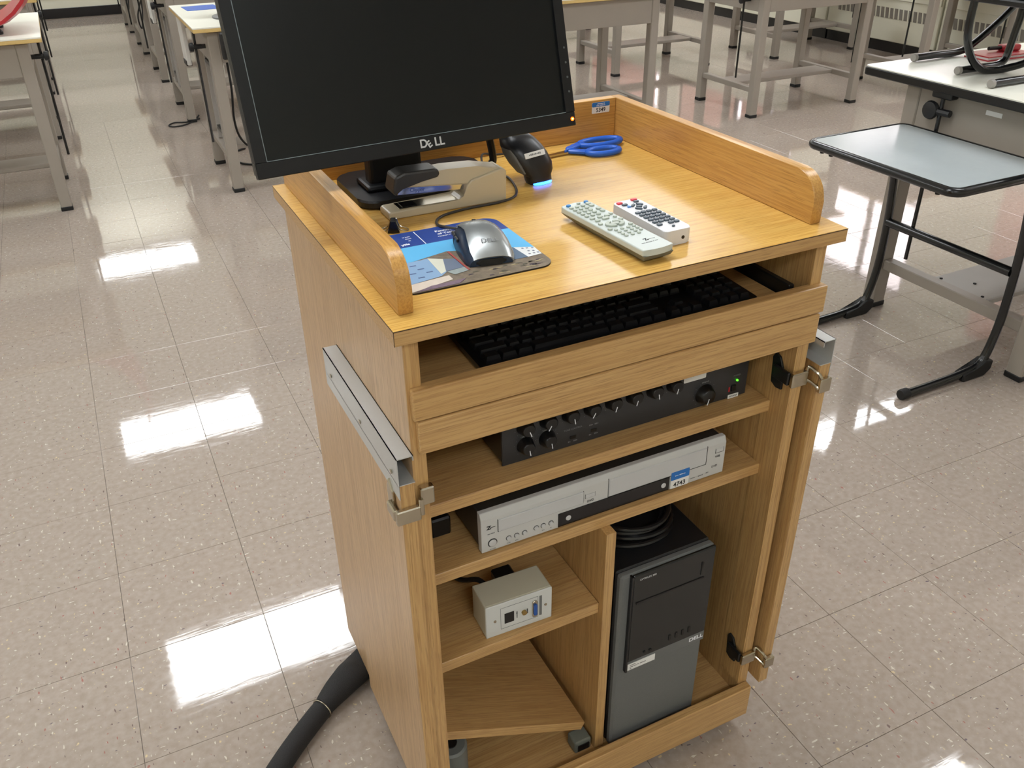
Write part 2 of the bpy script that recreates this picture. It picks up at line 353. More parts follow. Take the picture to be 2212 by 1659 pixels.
# ------------------------------------------------------------------ drafting tables
def copy_tree(o, parent=None):
    c = o.copy(); col.objects.link(c); c.parent = parent
    for ch in list(o.children): copy_tree(ch, c)
    return c
LEGW = .055
def leg_on(t, x, y, h, m, w=LEGW):
    l = B().box(x-w/2, y-w/2, .018, x+w/2, y+w/2, h, bev=.004).build('leg', m, t)
    B().box(x-w/2-.002, y-w/2-.002, 0, x+w/2+.002, y+w/2+.002, .022, bev=.003).build('rubber_foot', M_rubber, l)
def make_table(m, W_=.90, D_=.58, H_=.855, mid=.17):
    t = thing('drafting_table', '', 'table', group='steel drafting tables')
    for x in (0, W_):
        for y in (0, D_): leg_on(t, x, y, H_-.03, m)
    tp = B().prism(rrect(-.095, -.068, W_+.095, .82, .006, 2), 'z', H_-.006, H_, 0).build('table_top', M_top, t)
    B().box(-.095, -.068, H_-.024, W_+.095, .82, H_-.0061, bev=.002).build('edge_band', M_tan, tp)
    zb, zt = .675, H_-.03; w = LEGW/2
    B().box(w, -w+.004, zb, W_-w, -w+.016, zt, bev=.002).build('apron', m, t)
    B().box(w, D_+w-.016, zb, W_-w, D_+w-.004, zt, bev=.002).build('apron', m, t)
    for x in (-w+.004, W_+w-.016): B().box(x, w, zb, x+.012, D_-w, zt, bev=.002).build('apron', m, t)
    for x in (0, W_): B().box(x-.02, w, .165, x+.02, D_-w, .20, bev=.003).build('side_stretcher', m, t)
    B().box(.02, D_/2-.09, .172, W_-.02, D_/2+.09, .196, bev=.004).build('centre_stretcher', m, t)
    for x in (-.072, W_+.072):
        r = B().tube([(x, .12, .25), (x, .12, H_-.024)], .0065, 8).build('tilt_rod', M_tube, t, smooth=True)
        s_ = -1 if x < 0 else 1
        B().lathe([(.012, -.03), (.012, .01), (.022, .012), (.022, .03), (.014, .034)] if s_ > 0 else [(.014, -.034), (.022, -.03), (.022, -.012), (.012, -.01), (.012, .03)], (x, .12, .74), 'x', 14).build('clamp_knob', M_black, r, smooth=True)
        B().box(min(x, x-s_*.05), .112, .73, max(x, x-s_*.05), .128, .75).build('clamp_bracket', M_black, r)
    for x in (.03, W_-.03):
        for z in (.80, .71): pass
    return t
protoA = make_table(M_steel)
used = []
def put_table(x, y, label):
    t = protoA if not used else copy_tree(protoA); used.append(1)
    t.location = (x, y, 0); t.rotation_euler = (0, 0, TH); t['label'] = label; return t
put_table(-1.315, 4.14, 'white topped steel table at the left edge with a red chair on it')
put_table(-1.30, 5.66, 'steel table second along the left side of the aisle, behind the red chair')
put_table(-1.285, 7.09, 'steel table third along the left side of the aisle')
put_table(-1.27, 8.47, 'steel table farthest along the left side of the aisle')
put_table(.448, 4.00, 'white topped steel table left of the monitor with a blue sheet on it')
put_table(.463, 5.66, 'steel table second along the right side of the aisle, beside the looped cable')
put_table(.478, 7.09, 'steel table third along the right side of the aisle')
put_table(.492, 8.44, 'steel table fourth along the right side of the aisle')
put_table(.507, 9.77, 'steel table farthest along the right side of the aisle near the far wall')
put_table(2.165, 3.93, 'steel table right behind the cart, just right of the monitor')
put_table(2.18, 5.48, 'steel table standing behind the one right of the monitor')
put_table(3.91, 3.89, 'steel table with crossbar frame standing alone in the middle right')
put_table(3.80, 5.46, 'steel table behind the middle right one, seen between its legs')
put_table(3.85, 6.95, 'steel table far behind, only its feet in view right of the monitor')
put_table(5.43, 3.85, 'steel table before the convector, partly behind the black edged table')
put_table(5.40, 5.38, 'steel table before the dark plinth of the window wall')

# extras on and around the aisle tables
tag(B().box(-.09, -.09, 0, .09, .09, .0012).build('blue_sheet', M_blue, None, loc=(.51, 4.64, .8552), rot=(0, 0, .05)), 'blue printed sheet lying on the white table top', 'paper')
t = thing('desk_monitor', 'black monitor on a round grey foot on the white table', 'monitor', (.62, 4.22, .855))
B().lathe([(.12, 0), (.12, .008), (.10, .014), (.03, .018)], (0, 0, 0), 'z', 28).build('foot', mat('grey_foot', (96, 98, 100), .35, noise=.05), t, smooth=True)
B().box(-.03, .0, .01, .03, .03, .16, bev=.006).build('neck', M_black, t)
B().box(-.22, -.03, .11, .22, .01, .42, bev=.01).build('housing', M_black, t); B().box(-.2, -.032, .13, .2, -.029, .40).build('display', M_screen, t)
for k, (x, y, lb) in enumerate(((.50, 3.925, 'black box hung below the front of the white table behind the monitor'), )):
    t = thing('under_desk_box', lb, 'computer box', (x, y, .70))
    B().box(-.03, -.02, 0, .10, .0, .13, bev=.008).build('shell', M_black, t); B().box(-.02, -.0225, .02, .09, -.0195, .07, bev=.001).build('vent_panel', M_dark, t)
for k, (x, y, lb) in enumerate(((.40, 4.74, 'white upright panel hanging behind the nearest right aisle table'), (.42, 6.44, 'white upright panel hanging behind the second right aisle table'))):
    t = thing('hanging_whiteboard', lb, 'panel', (x, y, .0), group='white panels behind the aisle tables')
    B().box(-.012, -.07, .55, .012, .07, .829, bev=.004).build('board', M_white, t); B().box(-.016, -.05, .545, .016, .05, .575, bev=.002).build('bottom_clip', M_black, t)
for k, (y, lb) in enumerate(((4.29, 'narrow grey bracket frame between the legs of the nearest right aisle table'), (5.95, 'narrow grey bracket frame between the legs of the second right aisle table'))):
    t = thing('bracket_frame', lb, 'bracket', (.455, y, 0), group='bracket frames on the aisle tables')
    for yy in (-.09, .07): B().box(-.012, yy, .204, .012, yy+.02, .672, bev=.002).build('upright', M_steel2, t)
    B().box(-.012, -.069, .62, .012, .069, .64).build('crossbar', M_dark, t); B().box(-.012, -.069, .26, .012, .069, .28).build('crossbar', M_dark, t)
def cable(name, pts, r, label, m=M_rubber, cat='cable', k=6):
    return tag(B().tube(smooth_path(pts, k), r, 8).build(name, m, smooth=True), label, cat)
cable('floor_cable', [(.53, 5.80, .006), (.476, 5.66, .006), (.40, 5.575, .006), (.325, 5.56, .006), (.30, 5.61, .006), (.345, 5.668, .006), (.42, 5.645, .006), (.52, 5.70, .006)], .005, 'thin black cable looped on the floor of the aisle')
cable('floor_cable', [(.648, 4.80, .006), (.567, 4.744, .006), (.534, 4.651, .006), (.559, 4.50, .006), (.64, 4.42, .006), (.72, 4.45, .006)], .006, 'thin black cable curling on the floor beside the monitor')
cable('hanging_cable', [(.51, 4.06, .665), (.51, 4.06, .52), (.50, 4.08, .36), (.53, 4.15, .24), (.60, 4.25, .16), (.66, 4.34, .205)], .006, 'black cable hanging below the table beside the monitor')
cable('hanging_cable', [(.47, 7.30, .67), (.40, 7.40, .48), (.42, 7.52, .36), (.46, 7.60, .50), (.47, 7.64, .68)], .006, 'black cable drooping below the third right aisle table')
cable('hanging_cable', [(.48, 8.60, .67), (.43, 8.7, .45), (.45, 8.85, .35), (.48, 8.98, .55), (.48, 9.0, .68)], .006, 'black cable drooping below the fourth right aisle table')
# red chair standing on the left table
t = thing('red_chair', 'red plastic shell chair set on the white table at the left edge', 'chair', (-.575, 4.36, .855))
rings = []
for k in range(11):
    a = R(-88+k*11); rr = .36; p = (rr*math.cos(a)*.86, .385+rr*math.sin(a)); w = .20+.006*k
    rings.append([(p[0]-.006, -w, p[1]+.006), (p[0]+.010, -w*.6, p[1]-.002), (p[0]+.014, 0, p[1]-.005), (p[0]+.010, w*.6, p[1]-.002), (p[0]-.006, w, p[1]+.006), (p[0]-.018, w, p[1]+.016), (p[0]+.003, 0, p[1]+.006), (p[0]-.018, -w, p[1]+.016)])
B().loft(rings).build('shell', M_red, t, smooth=True)
for (sx, sy) in ((.075, -.11), (.075, .11), (-.15, -.11), (-.15, .11)):
    lg = B().tube([(sx, sy, .008), (sx*.9, sy, .034)], .011, 8).build('leg_stub', M_dark, t, smooth=True)
    B().lathe([(.021, 0), (.023, .012), (.015, .022)], (sx, sy, 0), 'z', 12).build('foot_cap', M_black, lg, smooth=True)
B().box(-.19, -.18, .030, .02, .18, .045, bev=.004).build('seat_plate', M_dark, t)

# near right table with black edging
T4H = .905
t4 = thing('drafting_table', 'white topped table with thick black edging at the right edge', 'table', (2.4375, .695, 0))
for x in (0, .95):
    for y in (0, .66): leg_on(t4, x, y, T4H-.05, M_steel, .06)
tp = B().prism(rrect(-.105, -.14, 1.06, .83, .02, 4), 'z', T4H-.004, T4H).build('table_top', M_top, t4)
B().prism(rrect(-.109, -.144, 1.064, .834, .022, 4), 'z', T4H-.032, T4H-.0041, .003).build('edge_band', M_blk2, tp)
B().box(-.026, .03, .66, -.012, .63, T4H-.033, bev=.002).build('apron', M_steel, t4)
B().box(.03, -.026, .66, .92, -.012, T4H-.033, bev=.002).build('apron', M_steel, t4); B().box(.03, .672, .66, .92, .686, T4H-.033, bev=.002).build('apron', M_steel, t4)
for x in (0, .95): B().box(x-.022, .03, .165, x+.022, .63, .205, bev=.003).build('side_stretcher', M_steel, t4)
ct = B().box(.022, .215, .17, .928, .445, .194, bev=.004).build('centre_stretcher', M_steel2, t4)
for (x, y) in ((.05, .24), (.05, .42), (.12, .33)): B().lathe([(.006, 0), (.006, .003), (.003, .004)], (x, y, .194), 'z', 10).build('bolt', M_dark, ct)
rod = B().tube([(-.055, .51, .26), (-.055, .51, T4H-.033)], .007, 8).build('tilt_rod', M_tube, t4, smooth=True)
B().lathe([(.012, 0), (.028, .004), (.032, .012), (.028, .022), (.010, .024)], (-.075, .545, .80), 'x', 18).build('clamp_knob', M_black, rod, smooth=True)
B().tube([(-.06, .545, .80), (-.055, .47, .80)], .012, 8).build('clamp_bracket', M_black, rod, smooth=True)
B().box(-.07, .47, T4H-.06, -.03, .55, T4H-.033, bev=.004).build('hinge_block', M_black, t4)
B().box(-.0275, .30, .82, -.0262, .36, .835).build('maker_label', M_paper, t4)

# low grey side stand on black C legs
st = thing('side_stand', 'low grey topped stand with black tubular legs before the right table', 'table', (0, 0, 0))
SZ = .738
tp = B().prism(rrect(1.928, .739, 2.358, 1.323, .03, 5), 'z', SZ-.012, SZ).build('table_top', M_gtray, st)
rim = [(p[0], p[1], SZ-.012) for p in rrect(1.924, .735, 2.360, 1.326, .034, 5)]
B().tube(rim, .0145, 10, closed=True).build('edge_rail', M_tube, tp, smooth=True)
for y in (.775, 1.315):
    lg = B().tube(smooth_path([(2.30, y, SZ-.03), (2.340, y, .64), (2.370, y, .45), (2.378, y, .25), (2.365, y, .12), (2.335, y, .045), (2.26, y, .022), (2.10, y, .016), (1.975, y, .016)], 5), [.0145]*10+[.015]*31, 10).build('leg', M_tube, st, smooth=True)
    B().lathe([(.016, -.008), (.0185, -.004), (.0185, .022), (.015, .026)], (1.972, y, .0185), 'x', 14).build('end_cap', M_rubber, lg, smooth=True)
    B().prism([(2.24, 0), (2.345, 0), (2.372, .02), (2.375, .055), (2.34, .062), (2.30, .035), (2.24, .028)], 'y', y-.022, y+.022, .006, 2).build('heel_pad', M_rubber, lg)
B().tube([(2.372, .785, .372), (2.372, 1.31, .372)], .0165, 10).build('crossbar', M_tube, st, smooth=True)
B().tube([(2.30, .79, SZ-.03), (2.30, 1.31, SZ-.03)], .011, 8).build('support_bar', M_tube, st, smooth=True)
for (x, y) in ((1.925, 1.27), (1.925, 1.23), (1.925, .80)): B().lathe([(.007, -.016), (.007, 0)], (x+.01, y, SZ-.018), 'z', 10).build('glide', M_rubber, st)

# black tube chair standing on the right table
ch = thing('tube_chair', 'black tubular steel chair standing on the black edged table', 'chair', (0, 0, T4H))
r_ = .0128
def foot_tube(pts, nm='leg_tube'):
    o = B().tube(smooth_path(pts, 6), r_, 12).build(nm, M_tube, ch, smooth=True)
    e = Vector(pts[0]); B().lathe([(.0125, -.006), (.0142, -.003), (.0142, .006)], e, 'x', 14).build('end_plug', mat('grey_plug', (150, 146, 140), .5, noise=.1), o, smooth=True)
foot_tube([(2.52, 1.475, .0142), (2.62, 1.475, .0142), (2.735, 1.472, .0142), (2.79, 1.46, .036), (2.86, 1.43, .11), (2.92, 1.40, .19), (2.98, 1.38, .235), (3.10, 1.37, .24)])
foot_tube([(2.473, 1.245, .0142), (2.58, 1.245, .0142), (2.66, 1.245, .0142), (2.70, 1.245, .03), (2.712, 1.245, .08), (2.722, 1.245, .16), (2.735, 1.25, .21), (2.80, 1.26, .24)])
foot_tube([(2.399, 1.055, .0142), (2.50, 1.055, .0142), (2.64, 1.055, .0142), (2.70, 1.055, .03), (2.712, 1.055, .08), (2.722, 1.055, .16), (2.735, 1.05, .21), (2.80, 1.04, .24)])
B().tube(smooth_path([(2.44, 1.22, .262), (2.44, 1.22, .17), (2.455, 1.22, .11), (2.50, 1.22, .05), (2.56, 1.21, .0142), (2.64, 1.19, .0142), (2.72, 1.15, .045), (2.76, 1.13, .10), (2.77, 1.12, .262)], 5), r_, 12).build('loop_tube', M_tube, ch, smooth=True)
B().box(2.425, 1.02, .238, 2.93, 1.46, .262, bev=.008, seg=2).build('seat_pan', M_blk2, ch)
B().box(2.42, 1.01, .2625, 2.94, 1.47, .30, bev=.014, seg=3).build('seat_pad', M_black, ch)
B().tube(smooth_path([(2.93, 1.03, .26), (3.0, 1.03, .36), (3.05, 1.03, .66), (3.05, 1.12, .70), (3.05, 1.36, .70), (3.05, 1.45, .66), (3.0, 1.45, .36), (2.93, 1.45, .26)], 5), r_, 10).build('back_frame', M_tube, ch, smooth=True)
B().box(3.03, 1.06, .42, 3.05, 1.42, .66, bev=.008, seg=2).build('backrest', M_black, ch)
# red things on that table
t = thing('red_binder', 'thin red bound binder lying on the black edged table under the chair', 'binder', (2.86, 1.385, T4H), (0, 0, R(-4)))
B().box(-.11, -.05, 0, .11, .06, .004).build('cover', M_red, t); B().box(-.105, -.045, .004, .105, .055, .012).build('pages', M_paper, t); B().box(-.11, -.05, .012, .11, .06, .016).build('cover', M_red, t)
t = thing('hole_punch', 'red and grey hand tool on top of the red binder', 'tool', (2.90, 1.40, T4H+.016), (0, 0, R(-8)))
B().box(-.02, -.02, 0, .06, .02, .022, bev=.007, seg=2).build('body', M_red, t); B().tube([(-.02, 0, .012), (-.075, 0, .012)], .007, 8).build('nose', M_dark, t, smooth=True)

# ------------------------------------------------------------------ the cart
W, D, H = .7035, .5988, 1.0938
ZT = H-.0203                     # underside of the top slab
CX0, CX1 = .0150, .6885          # outer faces of the side panels
IX0, IX1 = .0352, .6684          # inner faces
FY, BY = .0191, .600
cart = thing('media_cart', 'oak media cart with open doors and stepped shelves, standing on the tiles', 'cart')
top = B().box(0, 0, ZT, W, D, H-.0008).build('top_panel', oakX, cart)
B().box(0, 0, H-.0008, W, D, H).build('laminate_sheet', lamX, top)
sm = B(); e = .0007
sm.box(-.0004, -.0004, H-.0016, W+.0004, .0, H-.0006); sm.box(-.0004, -.0004, H-.0016, .0, D, H-.0006); sm.box(W, 0, H-.0016, W+.0004, D, H-.0006); sm.box(-.0004, -.0004, ZT, .0003, .0003, H-.0006)
sm.build('seam_line', mat('dark_seam', (60, 40, 24), .5, noise=.1), top)
RZ = 1.1685; A0, TR = .0200, .0195; RY = .0361
def rail(x):
    yf, yb, r = RY, .597, .042
    prof = [(yb, H), (yb, RZ)]+[(p[0], p[1]) for p in arc(yf+r, RZ-r, r, 90, 180, 8)]+[(yf, H)]
    return B().prism(prof[::-1], 'x', x, x+TR, .0012).build('side_rail', railY, cart, smooth=True)
rail(A0); rail(W-A0-TR)
br = B().box(A0+TR, .578, H, W-A0-TR, .597, RZ, bev=.001).build('back_rail', railX, cart)
st_ = B().prism(rrect(.611, 1.1435, .650, 1.1638, .002, 3), 'y', .5775, .578).build('asset_sticker', M_paper, br)
B().prism(rrect(.611, 1.1555, .650, 1.1638, .002, 3), 'y', .5773, .5776).build('sticker_band', M_lblue, br)
text('5349', .0105, M_ink, br, (.6305, .5773, 1.1492), (R(90), 0, 0), 'asset_number', 'CENTER', .0002)
text('PROPERTY OF', .0026, M_wink, br, (.6305, .5771, 1.1608), (R(90), 0, 0), 'asset_lettering', 'CENTER'); text('PENN COLLEGE', .0028, M_wink, br, (.6305, .5771, 1.1577), (R(90), 0, 0), 'asset_lettering', 'CENTER')
# carcass
KZ0, KZ1 = .0311, .1133
lp = B().box(CX0, FY, .035, IX0, BY, ZT, bev=.0006).build('side_panel', glareZ, cart)
B().box(CX0+.0002, FY-.0012, .035, IX0, FY, ZT).build('front_stile', oakZ, cart)
rp = B().box(IX1, FY, .035, CX1, BY, ZT, bev=.0006).build('side_panel', oakZ, cart)
B().box(IX1-.0022, FY+.001, KZ1, IX1, .077, .905).build('hinge_strip', oakZ, rp)
B().box(IX0, BY-.012, .035, IX1, BY, ZT).build('back_panel', oakZ, cart)
B().box(IX0, .030, .06, IX1, BY-.012, .080).build('bottom_panel', oakX, cart)
B().box(CX0+.003, .0, KZ0, CX1-.002, .0185, KZ1, bev=.002).build('kick_rail', oakX, cart)
for (zt, th_, nm) in ((.7735, .0215, 's1'), (.6415, .0215, 's2')):
    B().box(IX0, .060, zt-th_, IX1-.0005, BY-.013, zt, bev=.001).build('shelf', oakX, cart)
B().box(.3405, .040, .080, .3590, BY-.013, .6198, bev=.001).build('divider', oakZ, cart)
B().box(IX0, .052, .4365, .3400, BY-.013, .459, bev=.001).build('shelf', oakX, cart)
# drawers
B().box(.0190, .0067, .9570, .6935, .0255, 1.0020, bev=.0022, seg=2).build('drawer_front', oakX, cart)
B().box(.0235, .0070, .9050, .6885, .0255, .9545, bev=.0022, seg=2).build('lower_drawer_front', oakX, cart)
B().box(.052, .0258, .960, .652, .50, .972).build('keyboard_tray', oakX, cart)
for x in (.0354, .6570): B().box(x, .05, .966, x+.0115, .52, .992, bev=.002).build('tray_slide', M_dark, cart)
B().box(.046, .027, .909, .657, .40, .922).build('drawer_bottom', oakX, cart)
# casters and foot blocks
for (x, y) in ((.09, .10), (.62, .10), (.09, .53), (.62, .53)):
    cs_ = B().lathe([(.024, -.011), (.027, -.008), (.027, .008), (.024, .011)], (x, y, .027), 'x', 20).build('caster', M_rubber, cart, smooth=True)
    B().box(x-.016, y-.012, .03, x+.016, y+.012, .0598, bev=.002).build('caster_fork', M_dark, cs_)
B().box(.648, .022, .008, .6665, .060, .060).build('foot_block', oakZ, cart); B().box(.036, .40, .006, .055, .44, .060).build('foot_block', oakZ, cart)
# doors folded back along the sides, with their aluminium top channels and hinges
def door(x0, x1, y0, y1, left):
    d = B().box(x0, y0, .118, x1, y1, .862, bev=.001).build('door', glareZ if left else oakZ, cart)
    B().box(x0+.0005, y0-.0008, .118, x1-.0005, y0, .862).build('door_edge', oakZ, d)
    zc0, zc1, t = .862, .9055, .0013
    cc = B(); cc.box(x0-t, y0-.001, zc0-.022, x0, y1+.001, zc1) if left else cc.box(x1, y0-.001, zc0-.022, x1+t, y1+.001, zc1)
    cc.box(x0-t, y0-.001, zc1-t, x1+t, y1+.001, zc1); cc.box(x0-t, y0-.001, zc0, x1+t, y1+.001, zc0+t)
    if left: cc.box(x1, y0-.001, zc1-.008, x1+t, y1+.001, zc1)
    else: cc.box(x0-t, y0-.001, zc1-.010, x0, y1+.001, zc1)
    ch_ = cc.build('pull_channel', M_alu, d)
    if left:
        for y in (y0+.022, y0+.155, y1-.035): B().lathe([(.0038, -.0018), (.0028, 0), (.001, .0015)], (x0-t, y, .873), 'x', 12).build('screw', M_nickel, ch_, smooth=True)
    return d
DLx0, DLx1 = -.0072, .0138
dl = door(DLx0, DLx1, .0125, .3480, True)
dr = door(.7020, .7235, .0005, .3400, False)
def hinge(d, z, left):
    h = B()
    if left:   # cup and arm on the door face, knuckle wrapping round the door edge to the stile
        h.prism([(.040, z-.030), (.052, z-.022), (.056, z+.016), (.048, z+.032), (.034, z+.018), (.030, z-.022)], 'x', DLx0-.0045, DLx0+.0002, .0012)
        h.box(DLx0-.0105, .014, z-.018, DLx0-.0035, .044, z+.000, bev=.002)
        h.box(DLx0-.0095, .0035, z-.019, DLx1+.004, .0118, z+.004, bev=.0015)
        o = h.build('hinge', M_nickel, d)
        B().box(DLx1+.006, .0050, z+.002, IX0+.0035, .0175, z+.030, bev=.0018).build('hinge_leaf', M_nickel, o)
        B().tube([(DLx1+.006, .008, z-.012), (DLx1+.006, .008, z+.014)], .0042, 10).build('hinge_pin', M_nickel, o, smooth=True)
    else:
        h.prism([(.036, z-.030), (.050, z-.032), (.062, z-.026), (.066, z+.020), (.060, z+.030), (.048, z+.026), (.036, z+.002)], 'x', IX1-.0066, IX1-.0024, .0012)
        h.box(IX1-.013, .018, z-.012, IX1-.0066, .056, z+.012, bev=.002)
        o = h.build('hinge', M_dark, d)
        B().box(IX1-.011, .0085, z-.013, CX1+.001, .0175, z+.013, bev=.0018).build('hinge_leaf', M_nickel, o)
        k = B(); k.tube(smooth_path([(CX1-.001, .012, z+.010), (CX1+.006, .016, z+.016), (.7005, -.001, z+.010), (.704, -.006, z+.002)], 4), .003, 8); k.tube(smooth_path([(CX1-.001, .012, z-.012), (CX1+.006, .014, z-.008), (.7005, -.002, z-.014), (.704, -.006, z-.018)], 4), .003, 8)
        k.build('hinge_link', M_nickel, o, smooth=True)
        B().box(.7005, -.0105, z-.024, .7235, -.0012, z+.002, bev=.0018).build('hinge_cup', M_nickel, o)
hinge(dl, .822, True); hinge(dl, .20, True); hinge(dr, .838, False); hinge(dr, .192, False)

# fallen shelf board in the lower left bay
fb = tag(B().box(0, 0, -.019, .317, .40, 0, bev=.001).build('fallen_shelf', oakX, None, loc=(.0435, .06, .282), rot=(0, R(26), 0)), 'loose oak shelf board leaning askew in the lower left bay', 'shelf board')
t = thing('adapter_roll', 'grey plastic roll under the high end of the leaning shelf board', 'roll', (.062, .105, .0805))
B().lathe([(.026, 0), (.030, .004), (.030, .100), (.026, .104)], (.008, 0, 0), 'z', 24).build('body', mat('roll_grey', (120, 124, 122), .45, noise=.05), t, smooth=True)
B().lathe([(.012, .1042), (.012, .107)], (.008, 0, 0), 'z', 16).build('core', M_dark, t)
t = thing('corner_block', 'small grey block at the low end of the leaning shelf board', 'block', (.318, .062, .0805))
B().box(-.018, -.016, 0, .018, .016, .030, bev=.004, seg=2).build('body', mat('block_grey', (108, 112, 104), .5, noise=.08), t); B().box(-.012, -.0175, .006, .012, -.0158, .022).build('face', M_dark, t)

# ------------------------------------------------------------------ monitor
BL = Vector((-.0722, .2990, 1.2000)); yaw, tilt = R(4.21), R(15.0)
mon = thing('monitor', 'large black widescreen monitor tilted back on the cart top', 'monitor', BL, (-tilt, 0, yaw))
# local: x right, y away, z up along the screen
MW, MH, MD = .51, .345, .030
fr = B(); bz, bb = .0165, .0215
fr.box(0, 0, 0, MW, .012, bb, bev=.0012); fr.box(0, 0, MH-bz, MW, .012, MH, bev=.0012); fr.box(0, 0, bb, bz, .012, MH-bz); fr.box(MW-bz, 0, bb, MW, .012, MH-bz)
fo = fr.build('bezel', M_bezel, mon)
B().box(bz, .0035, bb, MW-bz, .009, MH-bz).build('screen', M_screen, mon)
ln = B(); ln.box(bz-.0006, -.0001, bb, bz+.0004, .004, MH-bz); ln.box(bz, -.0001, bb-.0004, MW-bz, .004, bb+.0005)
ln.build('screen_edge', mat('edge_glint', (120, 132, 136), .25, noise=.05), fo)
B().box(.0005, .0121, .0005, MW-.0005, .0145, MH-.0005, bev=.0005).build('silver_band', mat('band_silver', (150, 142, 132), .4, metal=.5, noise=.05), mon)
B().box(.002, .0146, .002, MW-.002, MD, MH-.002, bev=.004).build('rear_shell', M_black, mon)
B().box(.10, MD, .06, MW-.10, .055, MH-.06, bev=.012).build('rear_bulge', M_black, mon)
logo = (MW/2+.004, -.0003, .0105)
text('D', .0165, M_silver, mon, (logo[0]-.0205, logo[1], logo[2]), (R(90), 0, 0), 'logo', 'LEFT', .0004, 1.0)
o = text('E', .0135, M_silver, mon, (logo[0]-.0082, logo[1], logo[2]-.0036), (R(90), R(-30), 0), 'logo', 'LEFT', .0004)
text('LL', .0165, M_silver, mon, (logo[0]+.003, logo[1], logo[2]), (R(90), 0, 0), 'logo', 'LEFT', .0004, 1.0)
for k in range(4): B().lathe([(.0016, -.0006), (.0016, .0004)], (MW-.0065, 0, .052+.0215*k), 'y', 10).build('button_mark', mat('button_grey', (86, 92, 94), .4, noise=.05), fo)
B().lathe([(.0030, -.0006), (.0030, .0006)], (MW-.0065, -.0004, .0105), 'y', 16).build('power_led', mat('amber_led', (255, 120, 20), .3, emit=(255, 96, 8), estr=4), fo)
B().lathe([(.0013, -.0011), (.0013, -.0004)], (MW-.0065, -.0004, .0105), 'y', 12).build('power_led_core', mat('amber_core', (255, 230, 150), .3, emit=(255, 225, 140), estr=5), fo)
# stand in cart space
sd = bpy.data.objects.new('stand', None); col.objects.link(sd); sd.parent = mon
bpy.context.view_layer.update(); inv = mon.matrix_world.inverted()
def stand_part(b, nm, m, smooth=False, parent=mon): b.M = inv @ (b.M or Matrix()); return b.build(nm, m, parent, smooth)
bpy.data.objects.remove(sd)
def SB(): b = B(); b.M = inv.copy(); return b
SB().prism(rrect(.095, .398, .345, .565, .03, 6), 'z', H+.0003, H+.014, .003).build('stand_base', M_black, mon)
SB().prism([(.128, 1.1115), (.2185, 1.1115), (.215, 1.26), (.130, 1.26)], 'y', .455, .487, .006, 2).build('stand_neck', M_bezel, mon)
SB().box(.118, .44, H+.0141, .230, .505, H+.024, bev=.005, seg=2).build('stand_collar', M_bezel, mon)
SB().prism([(.14, 1.20), (.21, 1.20), (.21, 1.33), (.14, 1.33)], 'y', .40, .456, .004).build('stand_hinge', M_bezel, mon)
cable('monitor_cable', [(.31, .44, 1.235), (.335, .455, 1.18), (.352, .47, 1.125), (.352, .478, 1.1135)], .0065, 'thick black cable dropping behind the monitor to its base', M_black)

# ------------------------------------------------------------------ things on the cart top
PZ = H+.0022
pad = thing('mouse_pad', 'printed blue college mouse pad lying beside the left rail', 'mouse pad')
B().prism(rrect(.0412, .0815, .2618, .2835, .022, 6), 'z', H+.0001, PZ).build('foam_base', M_rubber, pad)
def flat(pts, z, nm, m): return B().prism(pts, 'z', z-.00012, z).build(nm, m, pad)
def pm(n, rgb, **k): return mat('print_'+n, rgb, .45, noise=k.get('noise', .03), nscale=k.get('nscale', 40))
m_ground = pm('ground', (120, 108, 92), noise=.55, nscale=140)
flat(rrect(.0412, .0815, .2618, .2835, .022, 6), PZ+.0002, 'printed_ground', m_ground)
rr_ = rrect(.0412, .0815, .2618, .2835, .022, 6)
bk = [p for p in rr_ if p[1] > .229]
flat([(.2618, .2285)]+bk+[(.0412, .2285)], PZ+.0004, 'printed_band', pm('navy', (30, 62, 138)))
flat([(.0412, .176), (.0882, .176), (.1463, .190), (.235, .160), (.2618, .148), (.2618, .2285), (.0412, .2285)], PZ+.0004, 'printed_sky', pm('sky', (92, 178, 226), noise=.12, nscale=12))
flat([(.0412, .106), (.0661, .108), (.1086, .115), (.120, .125), (.1134, .178), (.1042, .1765), (.0412, .1765)], PZ+.0006, 'printed_building', pm('steelblue', (136, 168, 202), noise=.05))
flat([(.1105, .121), (.1195, .126), (.1315, .166), (.1134, .178)], PZ+.0008, 'printed_tower', pm('offwhite', (214, 214, 198)))
flat([(.1195, .126), (.1466, .128), (.1463, .160), (.1315, .166)], PZ+.0008, 'printed_glass_wall', pm('slate', (110, 122, 142), noise=.1))
flat([(.1262, .111), (.1479, .1155), (.1466, .128), (.1195, .124)], PZ+.0009, 'printed_porch', pm('porch', (150, 160, 158), noise=.2, nscale=200))
flat([(.1475, .1165), (.1500, .1165), (.1490, .1870), (.1463, .1872)], PZ+.0010, 'printed_red_edge', pm('brick', (168, 76, 72)))
flat([(.20, .120), (.2381, .119), (.2349, .1587), (.222, .172), (.20, .15)], PZ+.0006, 'printed_hill', pm('hill', (92, 112, 134), noise=.1))
flat([(.2381, .119), (.260, .1208), (.2618, .1470), (.2349, .1587)], PZ+.0007, 'printed_white_block', pm('white', (224, 226, 226)))
for k, (x, y) in enumerate([(.243, .148), (.249, .146), (.256, .143), (.2465, .136), (.253, .134), (.243, .126), (.250, .126), (.256, .126)]): flat([(x, y), (x+.003, y-.0006), (x+.003, y+.0022), (x, y+.003)], PZ+.0009, 'printed_window', pm('window', (96, 104, 122)))
for k, (x, y) in enumerate([(.060, .164), (.082, .161), (.067, .150), (.088, .147), (.073, .137), (.095, .133), (.058, .124), (.079, .121)]): flat([(x, y), (x+.009, y), (x+.009, y+.0028), (x, y+.0028)], PZ+.0008, 'printed_window', pm('window2', (84, 104, 146)))
